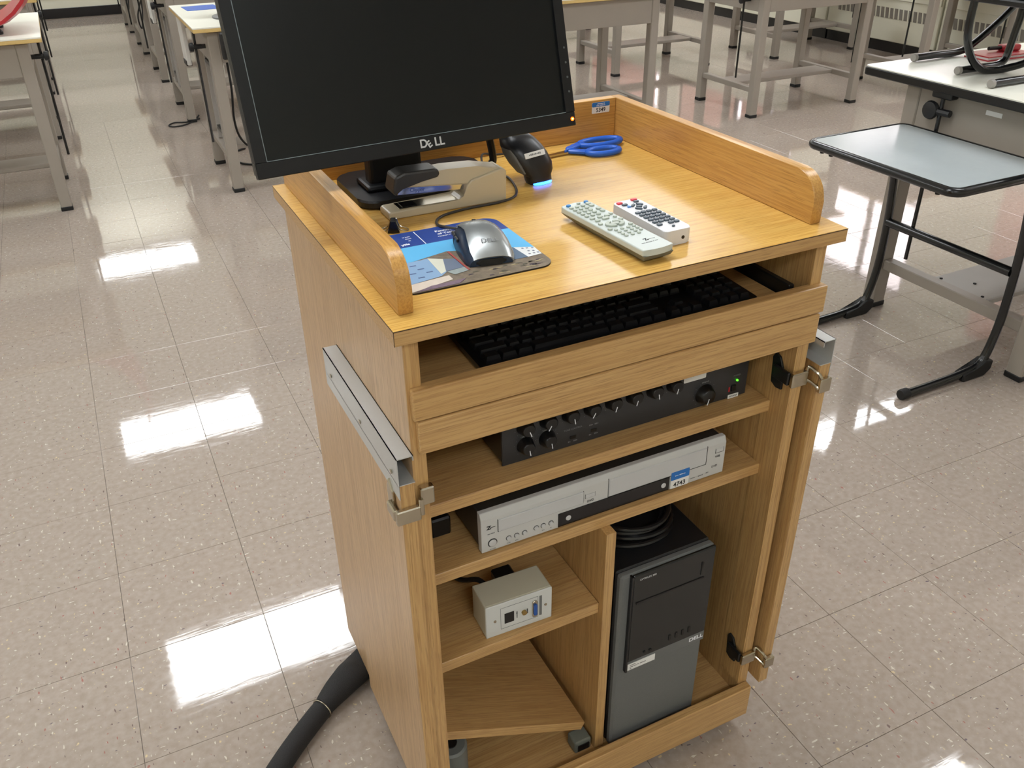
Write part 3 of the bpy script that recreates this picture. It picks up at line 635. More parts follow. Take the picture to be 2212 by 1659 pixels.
flat([(.0412, .0855), (.058, .0845), (.118, .0985), (.118, .1128), (.0661, .1075), (.0412, .106)], PZ+.0007, 'printed_path', pm('path', (208, 196, 182), noise=.12, nscale=90))
flat([(.060, .0825), (.120, .083), (.135, .094), (.085, .0925)], PZ+.0008, 'printed_flowerbed', pm('bed', (118, 98, 112), noise=.35, nscale=160))
for k in range(26):
    x = .13+.12*random.random(); y = .085+.022*random.random()
    flat([(x, y), (x+.006+.006*random.random(), y+.0005), (x+.006, y+.003), (x+.001, y+.003)], PZ+.0005, 'printed_shrub', pm('shrub%d' % (k % 3), ((88, 84, 70), (160, 146, 112), (76, 66, 74))[k % 3], noise=.2))
flat([(.1313, .2290), (.1325, .2290), (.1325, .2800), (.1313, .2800)], PZ+.0006, 'printed_rule', M_wink)
for (b_, x, y, s_, bold) in (('Pennsylvania College', .1600, .2655, .0084, .0002), ('of Technology', .1600, .2552, .0084, .0002), ('PENNSTATE', .1570, .2455, .0046, 0), ('is just', .1090, .2650, .0050, 0), ('tion!', .1110, .2575, .0050, 0), ('at', .1130, .2500, .0048, 0), ('ysis', .0985, .2385, .0086, .0003)):
    text(b_, s_, M_wink, pad, (x, y, PZ+.0007), name='printed_lettering', bold=bold)

# mouse
ms_ = thing('computer_mouse', 'silver and navy wired mouse resting on the mouse pad', 'mouse', (.1820, .1175, PZ+.0008), (0, 0, R(-9.5)))
def mring(s, k, a0, a1, n=18, zs=1.0, zo=0):
    y = .109*s; w = k*(.0335+.0035*math.sin(math.pi*min(1, s*1.05))-.004*s*s)*(1 if s > .04 else .93); h = k*(.0345*(math.sin(math.pi*max(.02, .09+.73*s))**.8)) * zs
    out = []
    for i in range(n+1):
        a = R(a0+(a1-a0)*i/n); c_, s_ = math.cos(a), math.sin(a)
        out.append((w*math.copysign(abs(c_)**.75, c_), y, zo+h*max(0, s_)**.85))
    return out
S = [0, .03, .1, .2, .35, .5, .65, .8, .92, .98, 1.0]
B().loft([mring(s, .96 if s < .97 else .90, 0, 180) for s in S]).build('body', mat('navy_side', (26, 44, 66), .35, noise=.08), ms_, smooth=True)
def shell(k0, k1, a0, a1, ss):
    b = B(); outer = [[b.bm.verts.new(p) for p in mring(s, k1, a0(s), a1(s))] for s in ss]; inner = [[b.bm.verts.new(p) for p in mring(s, k0, a0(s), a1(s))] for s in ss]
    n = len(outer[0])
    for i in range(len(ss)-1):
        for k in range(n-1):
            b.bm.faces.new((outer[i][k], outer[i][k+1], outer[i+1][k+1], outer[i+1][k])); b.bm.faces.new((inner[i][k], inner[i+1][k], inner[i+1][k+1], inner[i][k+1]))
        b.bm.faces.new((outer[i][0], outer[i+1][0], inner[i+1][0], inner[i][0])); b.bm.faces.new((outer[i][-1], inner[i][-1], inner[i+1][-1], outer[i+1][-1]))
    for i in (0, -1):
        for k in range(n-1): b.bm.faces.new((outer[i][k], inner[i][k], inner[i][k+1], outer[i][k+1]))
    return b
M_msil = mat('mouse_silver', (150, 154, 154), .27, metal=.55, noise=.03)
shell(.985, 1.05, lambda s: 12, lambda s: 120+30*abs(s-.5)**1.2, [-.01, .03, .1, .2, .35, .5, .65, .8, .92, .985]).build('top_shell', M_msil, ms_, smooth=True)
B().prism(rrect(-.0315, -.002, .0315, .105, .018, 5), 'z', 0, .009, .003).build('sole', M_rubber, ms_)
B().lathe([(.008, -.003), (.0095, -.002), (.0095, .002), (.008, .003)], (0, .088, .0232), 'x', 16).build('scroll_wheel', M_rubber, ms_, smooth=True)
text('DELL', .0085, M_gink, ms_, (.004, .0210, .0272), (R(25), 0, 0), 'logo', 'CENTER', .0001, 1.3)
for (x, y, z) in ((-.0335, .062, .018), (-.0325, .082, .017)): B().box(x-.001, y-.009, z-.003, x+.003, y+.007, z+.002, bev=.001).build('side_button', M_blk2, ms_)
cord = B().tube([(.0, .103, .006), (.0, .113, .006)], .0032, 8).build('strain_relief', M_rubber, ms_, smooth=True)
cz = H+.0024
cpts = [(.2000, .228, PZ+.007), (.1900, .250, PZ+.005), (.1780, .268, PZ+.004), (.1740, .288, cz+.001), (.1820, .310, cz), (.2030, .326, cz), (.2450, .3345, cz), (.2950, .3365, cz), (.3270, .346, cz), (.3440, .366, cz), (.3560, .395, cz), (.3660, .440, cz), (.3620, .480, cz), (.3560, .520, cz+.004), (.3680, .548, cz+.012), (.4000, .560, cz+.004), (.4400, .566, cz)]
inv2 = (Matrix.Translation(ms_.location) @ ms_.rotation_euler.to_matrix().to_4x4()).inverted()
b = B(inv2); b.tube(smooth_path(cpts, 7), .0021, 8); b.build('cord', mat('cord_grey', (52, 50, 48), .45, noise=.1), ms_, smooth=True)

# remotes
def button(b, x, y, w, d, z, h, r=None): b.prism(rrect(x-w/2, y-d/2, x+w/2, y+d/2, r or min(w, d)*.45, 3), 'z', z, z+h, min(h, w, d)*.25)
zr = thing('remote_control', 'long pale grey remote with pale buttons on the cart top', 'remote', (.3885, .0300, H), (0, 0, R(3.8)), 'remotes on the cart top')
ZL, ZW = .2035, .0515
def outline(w, l, bow=.004, r=.006):
    return [(w/2*(1-2*i/8), -bow*(1-(1-2*i/8)**2)) for i in range(8, -1, -1)]+[(w/2, l-r), (w/2-r*.4, l-.001), (0, l+.001), (-w/2+r*.4, l-.001), (-w/2, l-r)]
B().prism(outline(ZW, ZL), 'z', .0115, .0205, .0016, 2).build('upper_case', mat('remote_pale', (196, 204, 200), .38, noise=.02), zr)
lo = B(); w = ZW/2-.001
lo.loft([[(-w, 0-.003, .0115), (w, -.003, .0115), (w, ZL-.003, .0115), (-w, ZL-.003, .0115)], [(-w+.002, .0005, .005), (w-.002, .0005, .005), (w-.002, ZL-.01, .008), (-w+.002, ZL-.01, .008)], [(-w+.008, .008, 0.0003), (w-.008, .008, 0.0003), (w-.008, ZL-.05, 0.0003), (-w+.008, ZL-.05, 0.0003)]])
lo.build('lower_case', mat('remote_olive', (104, 104, 92), .45, noise=.03), zr)
m_rb = mat('remote_button', (176, 184, 172), .42, noise=.04); m_bb = mat('remote_blue', (52, 130, 196), .4, noise=.03)
def rb(x, v, w=.0070, d=.0062, m=m_rb, nm='button', h=.0028):
    b = B(); button(b, x*ZW*.5, ZL*(1-v), w, d, .0203, h); return b.build(nm, m, zr, smooth=True)
rb(-.62, .045, m=m_bb, nm='blue_button'); rb(.66, .035, m=m_bb, nm='blue_button'); rb(.1, .04, .0055, .005)
for k, v in enumerate((.095, .145, .195, .245, .295)):
    for x in (-.68, -.28, .12): rb(x, v)
for v in (.085, .13): rb(.60, v-.01, .0085, .0075)
for v in (.20, .25): rb(.64, v, .0075, .0085)
for x in (-.62, -.1, .38): rb(x, .352, .0088, .0062)
rb(.74, .335, .0066, .0058); rb(-.55, .405, .0085, .006); rb(.05, .395, .0120, .0062); rb(.66, .40, .006, .0055)
ring = B(); n = 24
for (a, b2) in ((100, 260), (280, 440)):
    pts = [(math.cos(R(a+(b2-a)*i/12))*.0155, math.sin(R(a+(b2-a)*i/12))*.0105) for i in range(13)]+[(math.cos(R(b2-(b2-a)*i/12))*.0098, math.sin(R(b2-(b2-a)*i/12))*.0060) for i in range(13)]
    ring.prism([(p[0], ZL*(1-.515)+p[1]) for p in pts], 'z', .0203, .0236, .0006)
ring.build('ring_button', m_rb, zr, smooth=True); rb(0, .515, .0145, .0078, h=.003)
for v in (.46, .575): rb(-.72, v+.01); rb(.72, v)
for k, v in enumerate((.615, .655, .695, .735)):
    for x in (-.5, -.08, .34, .72)[:4 if k < 3 else 3]: rb(x, v, .0058, .0052, h=.0022)
text('Z', .009, M_ink, zr, (.002, ZL*(1-.855), .0207), (0, 0, R(6)), 'logo', 'CENTER', .0003, 1.1); B().box(.004, ZL*(1-.858), .0205, .017, ZL*(1-.858)+.0006, .0207).build('logo_stroke', M_ink, zr)
text('DVD PLAYER / VCR', .0030, M_gink, zr, (.002, ZL*(1-.90), .0207), name='lettering', align='CENTER')
# white remote
wr_ = thing('remote_control', 'short white remote with dark and red buttons beside the grey one', 'remote', (.4475, .0645, H), (0, 0, R(1.0)), 'remotes on the cart top')
WL, WW = .138, .0465; m_wr = mat('remote_white', (218, 218, 220), .35, noise=.02); m_dk = mat('button_slate', (76, 88, 98), .4, noise=.04); m_rd = mat('button_red', (214, 52, 66), .4, noise=.04)
B().prism(rrect(-WW/2, 0, WW/2, WL, .009, 5), 'z', .0003, .0225, .003, 2).build('case', m_wr, wr_)
def wb(x, v, w=.0080, d=.0058, m=m_dk, nm='button', h=.0026):
    b = B(); button(b, x*WW*.5, WL*(1-v), w, d, .0223, h, .0014); return b.build(nm, m, wr_, smooth=True)
wb(-.66, .075, .0090, .0062, m_rd, 'red_button'); wb(.56, .045, .0100, .0055, m_rd, 'red_button'); wb(-.52, .14, .0088, .0055)
B().prism([(-.0145, WL*(1-.225)), (-.0075, WL*(1-.225)), (-.0105, WL*(1-.17))], 'z', .0223, .0248, .0006).build('arrow_button', mat('button_blue', (110, 158, 220), .4, noise=.03), wr_)
rg = B()
for (a, b2) in ((20, 80), (100, 160), (200, 260), (280, 340)):
    pts = [(math.cos(R(a+(b2-a)*i/6))*.0115, math.sin(R(a+(b2-a)*i/6))*.0125) for i in range(7)]+[(math.cos(R(b2-(b2-a)*i/6))*.0078, math.sin(R(b2-(b2-a)*i/6))*.0082) for i in range(7)]
    rg.prism([(p[0]+.0035, WL*(1-.25)+p[1]) for p in pts], 'z', .0223, .0250, .0006)
rg.build('ring_button', m_dk, wr_, smooth=True); wb(.15, .25, .0080, .0060); wb(.50, .105, .0085, .0045)
for k in range(6):
    v = .415+.078*k
    for x in (-.62, -.20, .22, .64): 
        if not (k == 5 and x in (-.20,)): wb(x, v)
wb(.0, .90, .0045, .0035)
B().lathe([(.0026, -.0004), (.0026, .0004)], (.0075, -.0002, .010), 'y', 16).build('jack_hole', M_blk2, wr_)

# stapler
sp = thing('stapler', 'putty coloured desk stapler with black cap before the monitor base', 'stapler', (.1180, .3465, H+.0002), (0, 0, R(-.4)))
B().prism([(0, 0), (.198, 0), (.199, .048), (.192, .054), (.138, .042), (.130, .034), (.126, .017), (.118, .012), (.004, .012), (0, .009)], 'y', 0, .042, .0025, 2).build('base', M_put, sp)
cut = B(); cut.box(.020, .006, .012, .116, .036, .0132, bev=.0005).build('base_plate', M_nickel, sp)
B().box(.026, .009, .0132, .050, .033, .0146, bev=.0005).build('anvil', mat('anvil_dark', (58, 60, 62), .2, metal=.9, noise=.1), sp)
B().prism([(.020, .0330), (.150, .0245), (.150, .0345), (.020, .0465)], 'y', .010, .032, .0008).build('magazine', mat('chrome', (200, 202, 208), .12, metal=1, noise=.04), sp)
B().prism([(.016, .046), (.150, .033), (.190, .046), (.188, .054), (.150, .0615), (.100, .064), (.060, .0625), (.016, .058)], 'y', .004, .038, .003, 2).build('arm', M_put, sp)
B().prism([(.010, .040), (.016, .034), (.024, .048), (.084, .054), (.088, .060), (.084, .0680), (.030, .0690), (.016, .064)], 'y', .001, .041, .004, 2).build('cap', mat('cap_black', (48, 46, 44), .4, noise=.05), sp)
text('Clipper', .0080, mat('maker_ink', (70, 90, 150), .4, noise=.04), sp, (.040, .0095, .0385), (R(90), R(5), 0), 'lettering')
B().tube([(.188, .004, .046), (.188, .038, .046)], .004, 10).build('hinge_pin', M_nickel, sp, smooth=True)

# handheld device with blue light
dv = thing('handheld_scanner', 'black rounded handheld device with a glowing blue light at its foot', 'scanner', (.4040, .4000, H), (0, 0, R(8)))
def ell(cx, cy, a, b_, z, n=20, e=.7):
    return [(cx+a*math.copysign(abs(math.cos(R(360*i/n)))**e, math.cos(R(360*i/n))), cy+b_*math.copysign(abs(math.sin(R(360*i/n)))**e, math.sin(R(360*i/n))), z) for i in range(n)]
B().loft([ell(0, .003, .0205, .016, .0004), ell(0, .003, .0225, .0175, .005), ell(0, .006, .0230, .0185, .013), ell(-.001, .013, .0310, .0235, .020), ell(-.004, .019, .0350, .0270, .032), ell(-.009, .026, .0355, .0285, .046), ell(-.014, .033, .0340, .0275, .058), ell(-.018, .039, .0290, .0240, .069), ell(-.020, .043, .0210, .0180, .0770)]).build('body', mat('scanner_black', (26, 26, 30), .35, noise=.06), dv, smooth=True)
B().loft([ell(-.0285, .010, .0055, .012, .020), ell(-.0365, .017, .0050, .017, .033), ell(-.0420, .026, .0045, .018, .048), ell(-.0440, .032, .0040, .014, .058)]).build('side_grip', mat('grip_grey', (104, 102, 96), .5, noise=.06), dv, smooth=True)
B().prism(rrect(-.0150, -.0110, .0150, .0110, .005, 3), 'z', -.0012, .0014, .0004).build('top_pad', mat('pad_grey', (160, 164, 162), .4, noise=.04), dv, loc=(-.0195, .0420, .0770), rot=(R(6), R(-4), 0))
B().prism(rrect(-.0200, -.0045, .0200, .0045, .001, 2), 'z', -.0008, .0010).build('label_strip', M_paper, dv, loc=(-.0100, -.0008, .0500), rot=(R(62), R(-3), 0))
text('WIRELESS', .0052, M_gink, dv, (-.0100, -.0018, .0505), (R(62), R(-3), 0), 'lettering', 'CENTER')
B().loft([ell(0, -.0055, .0180, .0100, .0008), ell(0, -.0060, .0190, .0110, .0030), ell(0, -.0050, .0170, .0100, .0052)]).build('blue_light', mat('blue_led', (90, 150, 255), .3, emit=(40, 110, 255), estr=9), dv, smooth=True)

# scissors
sc = thing('scissors', 'scissors with blue plastic handles in the back right corner', 'scissors', (0, 0, H))
def loop(cx, cy, a, b_, ang, z, r):
    return [(cx+a*math.cos(R(t))*math.cos(R(ang))-b_*math.sin(R(t))*math.sin(R(ang)), cy+a*math.cos(R(t))*math.sin(R(ang))+b_*math.sin(R(t))*math.cos(R(ang)), z) for t in range(0, 360, 15)]
h1 = B(); h1.tube(loop(.6035, .5330, .0440, .0185, 0, .0085, .0052), .0056, 10, closed=True); h1.prism([(.520, .512), (.536, .514), (.572, .533), (.564, .546), (.524, .524)], 'z', .0045, .0125, .002); h1.build('large_handle', M_blue, sc, smooth=True)
h2 = B(); h2.tube(loop(.5830, .4870, .0320, .0165, -3, .0065, .0052), .0054, 10, closed=True); h2.prism([(.518, .520), (.526, .508), (.556, .484), (.562, .498), (.536, .516)], 'z', .0025, .0100, .002); h2.build('small_handle', M_blue, sc, smooth=True)
for (p, z) in ((((.400, .4985), (.524, .512), (.530, .524)), .0030), (((.402, .500), (.530, .512), (.524, .524)), .0046)):
    B().prism(list(p), 'z', z, z+.0014).build('blade', M_nickel, sc)
# binder clip
bc = thing('binder_clip', 'small black binder clip beside the stapler', 'clip', (.1100, .3020, H+.0004), (0, 0, R(68)))
B().prism([(-.009, 0), (.009, 0), (.0035, .018), (-.0035, .018)], 'x', -.009, .009, .0008).build('spring', M_blk2, bc)
for s_ in (-1, 1): B().tube(smooth_path([(-.006, s_*.0042, .0175), (-.007, s_*.0085, .006), (-.004, s_*.020, .0018), (.004, s_*.020, .0018), (.007, s_*.0085, .006), (.006, s_*.0042, .0175)], 5), .0009, 6).build('wire_handle', M_nickel, bc, smooth=True)

# ------------------------------------------------------------------ things in the bays
kb = thing('keyboard', 'black computer keyboard on the pull out tray', 'keyboard', (.1330, .0500, .9722), (R(2.0), 0, R(0)))
B().prism(rrect(0, 0, .468, .158, .008, 3), 'z', 0, .012, .003).build('case', M_blk2, kb)
m_key = mat('key_black', (20, 20, 22), .38, noise=.06)
def keymesh(w): return B().loft([[(0, 0, 0), (w, 0, 0), (w, .0172, 0), (0, .0172, 0)], [(.0006, .0004, .003), (w-.0006, .0004, .003), (w-.0006, .0168, .003), (.0006, .0168, .003)], [(.0022, .0022, .0085), (w-.0022, .0022, .0085), (w-.0022, .0150, .0085), (.0022, .0150, .0085)]]).mesh('key', m_key)
km = {}
def key(x, row, u):
    w = u*.0195-.0018
    if u not in km: km[u] = keymesh(w)
    part('key', km[u], kb, (x, .008+.0195*row+(.006 if row == 5 else 0), .012))
rows = [[1.25, 1.25, 1.25, 6.25, 1.25, 1.25, 1.25, 1.25], [2.25]+[1]*10+[2.75], [1.75]+[1]*11+[2.25], [1.5]+[1]*12+[1.5], [1]*13+[2], [1]*15]
for r0, ks in enumerate(rows):
    x = .010
    for u in ks: key(x, r0, u); x += u*.0195
for r0 in range(6):
    if r0 in (0, 3, 4, 5):
        for k in range(3): key(.3085+.0195*k, r0, 1)
    if r0 == 1: key(.3085+.0195, 1, 1)
    if r0 < 5:
        for k in range(4): key(.3735+.0195*k+.0035, r0, 1)

# amplifier
am = thing('amplifier', 'black mixer amplifier with a row of knobs on the top shelf', 'amplifier', (.1820, .0950, .7737))
AW, AH = .459, .110
B().box(0, .004, .006, AW, .33, AH, bev=.002).build('case', M_blk2, am)
B().box(-.0005, 0, .002, AW+.0005, .004, AH, bev=.001).build('front_panel', mat('amp_panel', (46, 47, 50), .4, noise=.08), am)
for (x, y) in ((.03, .03), (AW-.03, .03), (.03, .30), (AW-.03, .30)): B().lathe([(.010, 0), (.010, .006)], (x, y, 0), 'z', 12).build('foot', M_rubber, am)
def knob(x, z, r=.0132):
    k = B().lathe([(r*1.1, 0), (r, -.003), (r*.82, -.013), (r*.7, -.0145)], (x, 0, z), 'y', 18).build('knob', M_blk2, am, smooth=True)
    a = R(random.choice((-20, -10, 15, 30, -35)))
    B(Matrix.Translation((x, 0, z)) @ Matrix.Rotation(a, 4, 'Y')).box(-.0006, -.0152, -r*.85, .0006, -.0143, -r*.15).build('pointer', M_wink, k)
    tk = B()
    for i in range(11):
        t_ = R(-135+27*i); tk.box(x+math.sin(t_)*r*1.35-.0004, -.0004, z+math.cos(t_)*r*1.35-.0004, x+math.sin(t_)*r*1.35+.0004, 0, z+math.cos(t_)*r*1.35+.0004)
    tk.build('tick_marks', M_gink, k)
for k in range(8): knob(.038+.0383*k, .0635)
knob(.038, .0300); knob(.0755, .0310); knob(.3710, .0260, .0165)
for (x, z) in ((.121, .0180), (.1585, .0195)): B().box(x-.005, -.0012, z-.002, x+.005, 0, z+.003).build('slide_switch', M_blk2, am)
for (b_, x, z) in (('TONE CONTROL', .121, .034), ('LOW CUT', .1585, .031), ('MIC 1', .038, .046), ('TREBLE', .0755, .046), ('ON  OFF', .121, .011), ('IN  OUT', .1585, .013), ('MASTER', .371, .049), ('INPUT LEVEL', .40, .078), ('POWER', .4365, .044)):
    text(b_, .0042, M_gink, am, (x, -.0003, z), (R(90), 0, 0), 'lettering', 'CENTER')
for k in range(6): text('INPUT %d' % (k+1), .0036, M_gink, am, (.038+.0383*(k+1), -.0003, .0845), (R(90), 0, 0), 'lettering', 'CENTER')
stk = B().prism(rrect(.326, .058, .370, .090, .002, 3), 'y', -.0006, 0).build('asset_sticker', M_paper, am); text('5526', .0115, M_ink, am, (.348, -.0008, .0705), (R(90), 0, 0), 'asset_number', 'CENTER', .0002)
B().prism(rrect(.326, .080, .370, .090, .002, 3), 'y', -.0009, -.0005).build('sticker_band', M_lblue, am)
B().box(.148, -.0006, .073, .166, 0, .083).build('channel_label', M_paper, am)
B().lathe([(.0017, -.002), (.0017, 0)], (.4375, 0, .0345), 'y', 12).build('power_led', mat('green_led', (90, 255, 60), .3, emit=(70, 255, 30), estr=5), am)
B().box(.4270, -.003, .0150, .4360, 0, .0270, bev=.001).build('rocker_switch', M_blk2, am); B().box(.4215, -.0005, .0150, .4245, 0, .0240).build('switch_marks', M_red, am)
B().box(.4220, -.0006, .0010, .4440, 0, .0085).build('power_sticker', M_paper, am); text('POWER', .0050, M_ink, am, (.433, -.0008, .0048), (R(90), 0, 0), 'lettering', 'CENTER')
B().lathe([(.004, -.006), (.004, 0)], (0, .05, .035), 'x', 12).build('side_screw', mat('brass', (180, 150, 80), .3, metal=1, noise=.05), am)

# tape and disc player
vp = thing('disc_tape_player', 'silver disc and tape player on the second shelf', 'video player', (.1310, .0690, .6417))
VW, VH = .461, .0760
M_vs = mat('player_silver', (196, 196, 194), .35, metal=.0, noise=.03, nscale=20)
B().box(.002, .012, .004, VW-.002, .25, VH-.003, bev=.002).build('case', mat('player_case', (58, 54, 50), .4, metal=.3, noise=.06), vp)
B().prism([(0, .002), (.012, .002), (.014, VH), (.005, VH), (0, VH-.010)], 'x', 0, VW, .0008).build('front_panel', M_vs, vp)
for (x, y) in ((.03, .03), (VW-.03, .03), (.03, .22), (VW-.03, .22)): B().lathe([(.009, 0), (.009, .004)], (x, y, 0), 'z', 12).build('foot', M_rubber, vp)
def vz(v): return VH*(1-v)
def frame(x0, x1, z0, z1, nm, t=.0008):
    b = B()
    for q in ((x0, z0, x1, z0+t), (x0, z0, x0+t, z1), (x1-t, z0, x1, z1)): b.box(q[0], -.0004, q[1], q[2], .0008, q[3])
    return b.build(nm, M_dark, vp)
B().box(VW*.062, -.0022, vz(.52), VW*.388, .001, vz(.22), bev=.0008).build('disc_tray', M_silver, vp); frame(VW*.060, VW*.390, vz(.535), vz(.21), 'tray_gap')
B().box(VW*.492, -.0016, vz(.58), VW*.912, .001, vz(.13), bev=.0012).build('tape_door', M_silver, vp); frame(VW*.489, VW*.915, vz(.60), vz(.11), 'door_gap')
B().box(VW*.29, -.0012, .0035, VW*.753, .001, vz(.60), bev=.0004).build('display_window', mat('display_black', (14, 14, 18), .18, noise=.1), vp)
def vb(x, z, r, m=M_silver, nm='button'):
    bo = B().lathe([(r, 0), (r, -.0016), (r*.8, -.0026)], (x, 0, z), 'y', 18).build(nm, m, vp, smooth=True)
    B().lathe([(r*1.22, 0), (r*1.22, -.0004)], (x, 0, z), 'y', 18).build('button_rim', M_dark, bo)
vb(VW*.040, vz(.77), .0066, nm='power_button')
for u in (.100, .130, .160): vb(VW*u, vz(.79), .0038)
for u in (.205, .232, .262): vb(VW*u, vz(.77), .0038)
for u in (.330, .727): vb(VW*u, vz(.78), .0048)
B().box(VW*.955, -.0012, vz(.36), VW*.988, .001, vz(.26), bev=.0006).build('eject_button', M_silver, vp); frame(VW*.953, VW*.990, vz(.375), vz(.25), 'button_gap', .0005)
B().box(VW*.398, -.0010, vz(.42), VW*.435, .001, vz(.33)).build('eject_button', M_silver, vp); frame(VW*.396, VW*.437, vz(.43), vz(.32), 'button_gap', .0004)
rx = (R(90), 0, 0)
text('Z', .0095, M_ink, vp, (VW*.028, -.0004, vz(.36)), rx, 'logo', 'CENTER', .0003, 1.2); B().box(VW*.032, -.0004, vz(.37), VW*.052, .0, vz(.36)).build('logo_stroke', M_ink, vp)
for (b_, u, v, sz) in (('ZENITH', .036, .52, .0036), ('DVD', .418, .52, .0062), ('DVD PLAYER / VCR', .665, .70-.16, .0040), ('VHS', .965, .47, .0060), ('DVD', .955, .72, .0060), ('VIDEO', .895, .86, .0036), ('MP3', .925, .84, .0036), ('Hi-Fi', .860, .86, .0036), ('POWER', .040, .93, .0030), ('STOP', .100, .91, .0026), ('PLAY', .130, .91, .0026), ('REC', .232, .89, .0026), ('CH', .262, .89, .0026)):
    text(b_, sz, M_gink if sz < .006 else M_dark, vp, (VW*u, -.0006, vz(v)), rx, 'lettering', 'CENTER')
B().prism(rrect(VW*.757, .004, VW*.838, vz(.50), .0015, 3), 'y', -.0020, -.0012).build('asset_sticker', M_paper, vp); B().prism(rrect(VW*.757, vz(.72), VW*.838, vz(.50), .0015, 3), 'y', -.0023, -.0018).build('sticker_band', M_lblue, vp)
text('4743', .0125, M_ink, vp, (VW*.797, -.0022, vz(.86)), rx, 'asset_number', 'CENTER', .0002); text('PENN COLLEGE', .0030, M_wink, vp, (VW*.797, -.0025, vz(.61)), rx, 'asset_lettering', 'CENTER')
t = thing('power_adapter', 'small black adapter left of the silver player', 'adapter', (.0750, .1360, .6417))
B().box(0, 0, 0, .034, .06, .036, bev=.003).build('body', M_blk2, t); B().tube([(.017, .06, .018), (.017, .12, .012), (.05, .2, .006)], .003, 6).build('lead', M_rubber, t, smooth=True)

# connector box
cb = thing('connector_box', 'putty grey metal connector box on the small left shelf', 'junction box', (.1320, .0665, .4592), (0, 0, R(-2)))
CW, CH_, CD = .1200, .0690, .058
B().box(0, .0015, 0, CW, CD, CH_, bev=.0025, seg=2).build('housing', mat('box_putty', (196, 192, 172), .45, noise=.03), cb)
pl = B().box(.0, -.001, .0, CW, .0015, CH_, bev=.0012).build('face_plate', mat('plate_white', (206, 208, 206), .4, noise=.02), cb)
ot = B()
for q in ((.026, .012, .094, .0125), (.026, .058, .094, .0585), (.026, .012, .0265, .058), (.0935, .012, .094, .058)): ot.box(q[0], -.0014, q[1], q[2], -.0009, q[3])
ot.build('insert_outline', M_gink, pl)
B().box(.033, -.0016, .022, .050, -.0008, .044).build('network_port', M_blk2, pl)
B().lathe([(.0045, 0), (.0045, -.004), (.0025, -.0045)], (.068, -.001, .034), 'y', 14).build('audio_jack', mat('jack_gold', (176, 150, 96), .3, metal=1, noise=.05), pl, smooth=True)
vg = B().prism(rrect(.083, .016, .092, .052, .003, 3), 'y', -.0040, -.001, .0005).build('video_port', M_nickel, pl); B().prism(rrect(.0845, .022, .0905, .046, .002, 3), 'y', -.0062, -.0040).build('port_insert', mat('vga_blue', (40, 84, 160), .45, noise=.04), vg)
B().box(.0965, -.0016, .014, .1010, -.0009, .058).build('side_label', mat('label_grey', (110, 112, 112), .5, noise=.05), pl)
for b_, x in (('NETWORK', .0555), ('AUDIO', .0745)): text(b_, .0038, M_ink, pl, (x, -.0014, .034), (R(90), R(-90), 0), 'lettering', 'CENTER')
for x in (.016, .108): B().lathe([(.0028, 0), (.0022, -.0012)], (x, -.001, .034), 'y', 10).build('screw', M_nickel, pl)
B().tube(smooth_path([(.03, .055, .05), (.02, .08, .055), (.0, .12, .03), (-.02, .2, .006)], 5), .0045, 8).build('lead', M_rubber, cb, smooth=True)
B().box(.045, .055, .048, .080, .085, .066, bev=.003).build('plug_hood', M_blk2, cb)

# tower computer
pc = thing('tower_computer', 'black and grey tower computer in the right bay', 'computer', (.3690, .0300, .0803))
PW, PH = .1960, .4400
B().box(0, .018, 0, PW, .42, PH, bev=.003).build('case', M_black, pc)
m_mesh = mat('pc_mesh', (112, 114, 114), .5, bump=.6, bscale=1400, noise=.25, nscale=900)
B().box(.0, .002, .0, PW, .018, PH, bev=.004).build('front_frame', m_mesh, pc)
m_gl = mat('pc_gloss', (34, 36, 36), .22, noise=.06, nscale=3)
B().prism([(.022, .228), (PW-.001, .228), (PW-.001, PH-.001), (.022, PH-.001)], 'y', -.004, .003, .002).build('drive_door', m_gl, pc)
B().box(.0175, -.006, .205, .0220, .004, PH-.001, bev=.001).build('door_edge', M_blk2, pc)
B().box(.030, -.0052, .372, PW-.022, -.0038, .3755).build('drive_slot', M_blk2, pc); B().box(PW-.030, -.0052, .382, PW-.0265, -.0038, .412).build('eject_bar', M_blk2, pc)
B().prism([(.022, .205), (PW-.001, .205), (PW-.001, .230), (.022, .230)], 'y', -.003, .003, .001).build('trim_strip', mat('pc_trim', (104, 106, 106), .4, noise=.05), pc)
for x in (.058, .070): B().lathe([(.0032, 0), (.003, -.0015)], (x, -.004, .240), 'y', 12).build('audio_jack', M_blk2, pc)
for k in range(4): B().box(.110+.0145*k, -.0052, .244, .1145+.0145*k, -.0036, .257).build('data_port', M_blk2, pc)
text('DELL', .0125, M_wink, pc, (.176, -.0032, .2175), rx, 'logo', 'CENTER', .0004, 1.15)
text('OPTIPLEX 380', .0055, M_silver, pc, (.034, -.0045, .427), rx, 'lettering', 'LEFT', .0001)
B().box(.0235, -.0040, .207, .083, -.0028, .2225).build('service_sticker', M_paper, pc)
for k, w_ in enumerate((.016, .030, .012)): text(('STATION', 'PROPERTY OF COLLEGE', 'A1')[k], .0032, M_ink, pc, (.028+.0*k, -.0042, .219-.0045*k), rx, 'lettering')
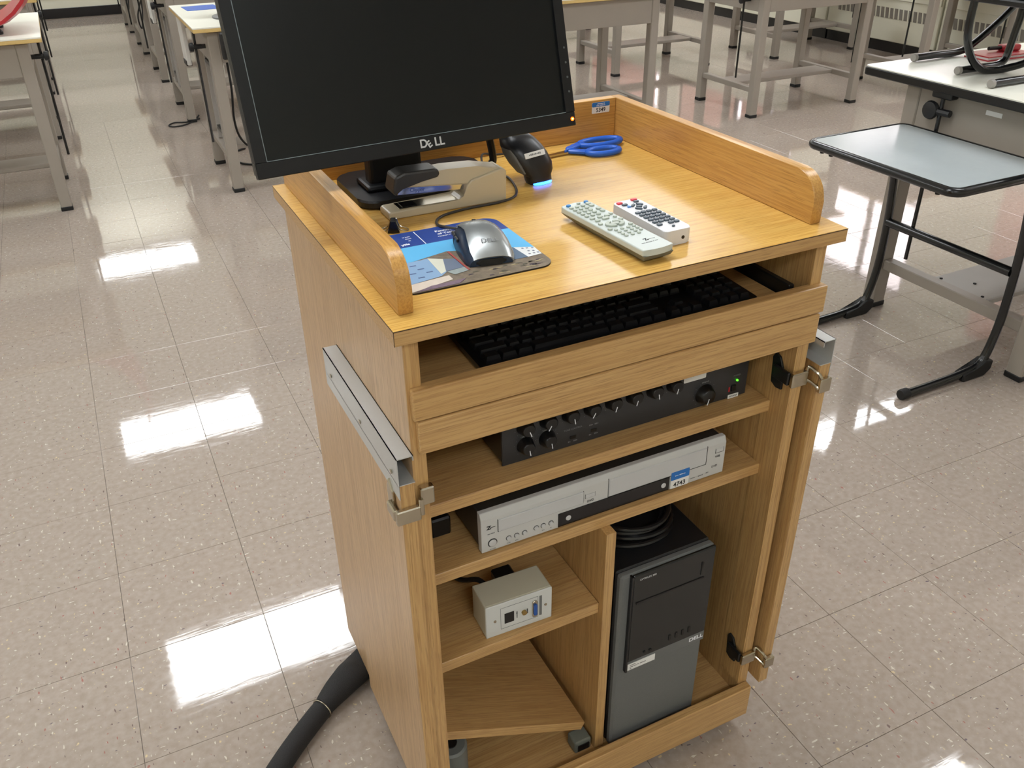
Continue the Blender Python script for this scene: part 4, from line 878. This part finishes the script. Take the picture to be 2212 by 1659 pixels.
# coiled cable on the tower
cc_ = thing('coiled_cable', 'black cable coiled on top of the tower computer', 'cable', (.4600, .1550, .0803+PH))
for k, (a, b_, z, dx) in enumerate(((.080, .075, .0058, 0), (.074, .069, .0150, .006), (.066, .062, .0240, -.004), (.072, .066, .0330, .002))):
    B().tube([(dx+a*math.cos(R(t_)), b_*math.sin(R(t_)), z+.0016*math.sin(R(3*t_+40*k))) for t_ in range(0, 360, 10)], .0050, 8, closed=True).build('coil_loop', mat('cable_black', (22, 22, 24), .3, noise=.1), cc_, smooth=True)
B().box(-.012, -.006, .018, .010, .006, .032, bev=.002).build('plug', M_blk2, cc_)
B().box(-.005, -.060, .037, .005, -.0585, .058).build('cable_tag', M_paper, cc_, rot=(R(-20), 0, 0))

# sleeve of cables running out from under the cart
hs = thing('cable_sleeve', 'thick black braided cable sleeve leaving the cart across the floor', 'cable sleeve')
def sleeve(pts, ws, hs_):
    P = [Vector(p) for p in pts]; rings = []
    for i, p in enumerate(P):
        t_ = (P[min(i+1, len(P)-1)]-P[max(i-1, 0)]).normalized(); side = t_.cross(Vector((0, 0, 1))).normalized(); up = side.cross(t_)
        rings.append([p+side*ws[i]*math.cos(R(a))+up*hs_[i]*math.sin(R(a)) for a in range(0, 360, 20)])
    return B().loft(rings)
m_br = mat('braid', (30, 30, 32), .7, bump=.8, bscale=500, noise=.3, nscale=300)
def interp(vals, n):
    out = []
    for i in range(n):
        t_ = i*(len(vals)-1)/(n-1); k = min(int(t_), len(vals)-2); out.append(vals[k]+(vals[k+1]-vals[k])*(t_-k))
    return out
p1 = smooth_path([(-.55, -.10, .023), (-.40, .12, .023), (-.27, .265, .023), (-.19, .345, .023), (-.125, .400, .023), (-.095, .423, .022)], 6)
n1 = len(p1); sleeve(p1, [.0225]*n1, [.0215]*n1).build('sleeve', m_br, hs, smooth=True)
p2 = smooth_path([(-.096, .4225, .024), (-.06, .448, .027), (-.02, .474, .0275), (.012, .498, .0175), (.06, .53, .015)], 6)
n2 = len(p2); sleeve(p2, interp([.021, .030, .036, .041, .040], n2), interp([.021, .024, .025, .0155, .012], n2)).build('sleeve_flare', m_br, hs, smooth=True)
B().tube([(-.100+.0235*math.cos(R(a))*.55, .4195+.0235*-math.cos(R(a))*.83, .0225+.0225*math.sin(R(a))) for a in range(0, 360, 20)], .0016, 6, closed=True).build('cable_tie', M_nickel, hs, smooth=True)
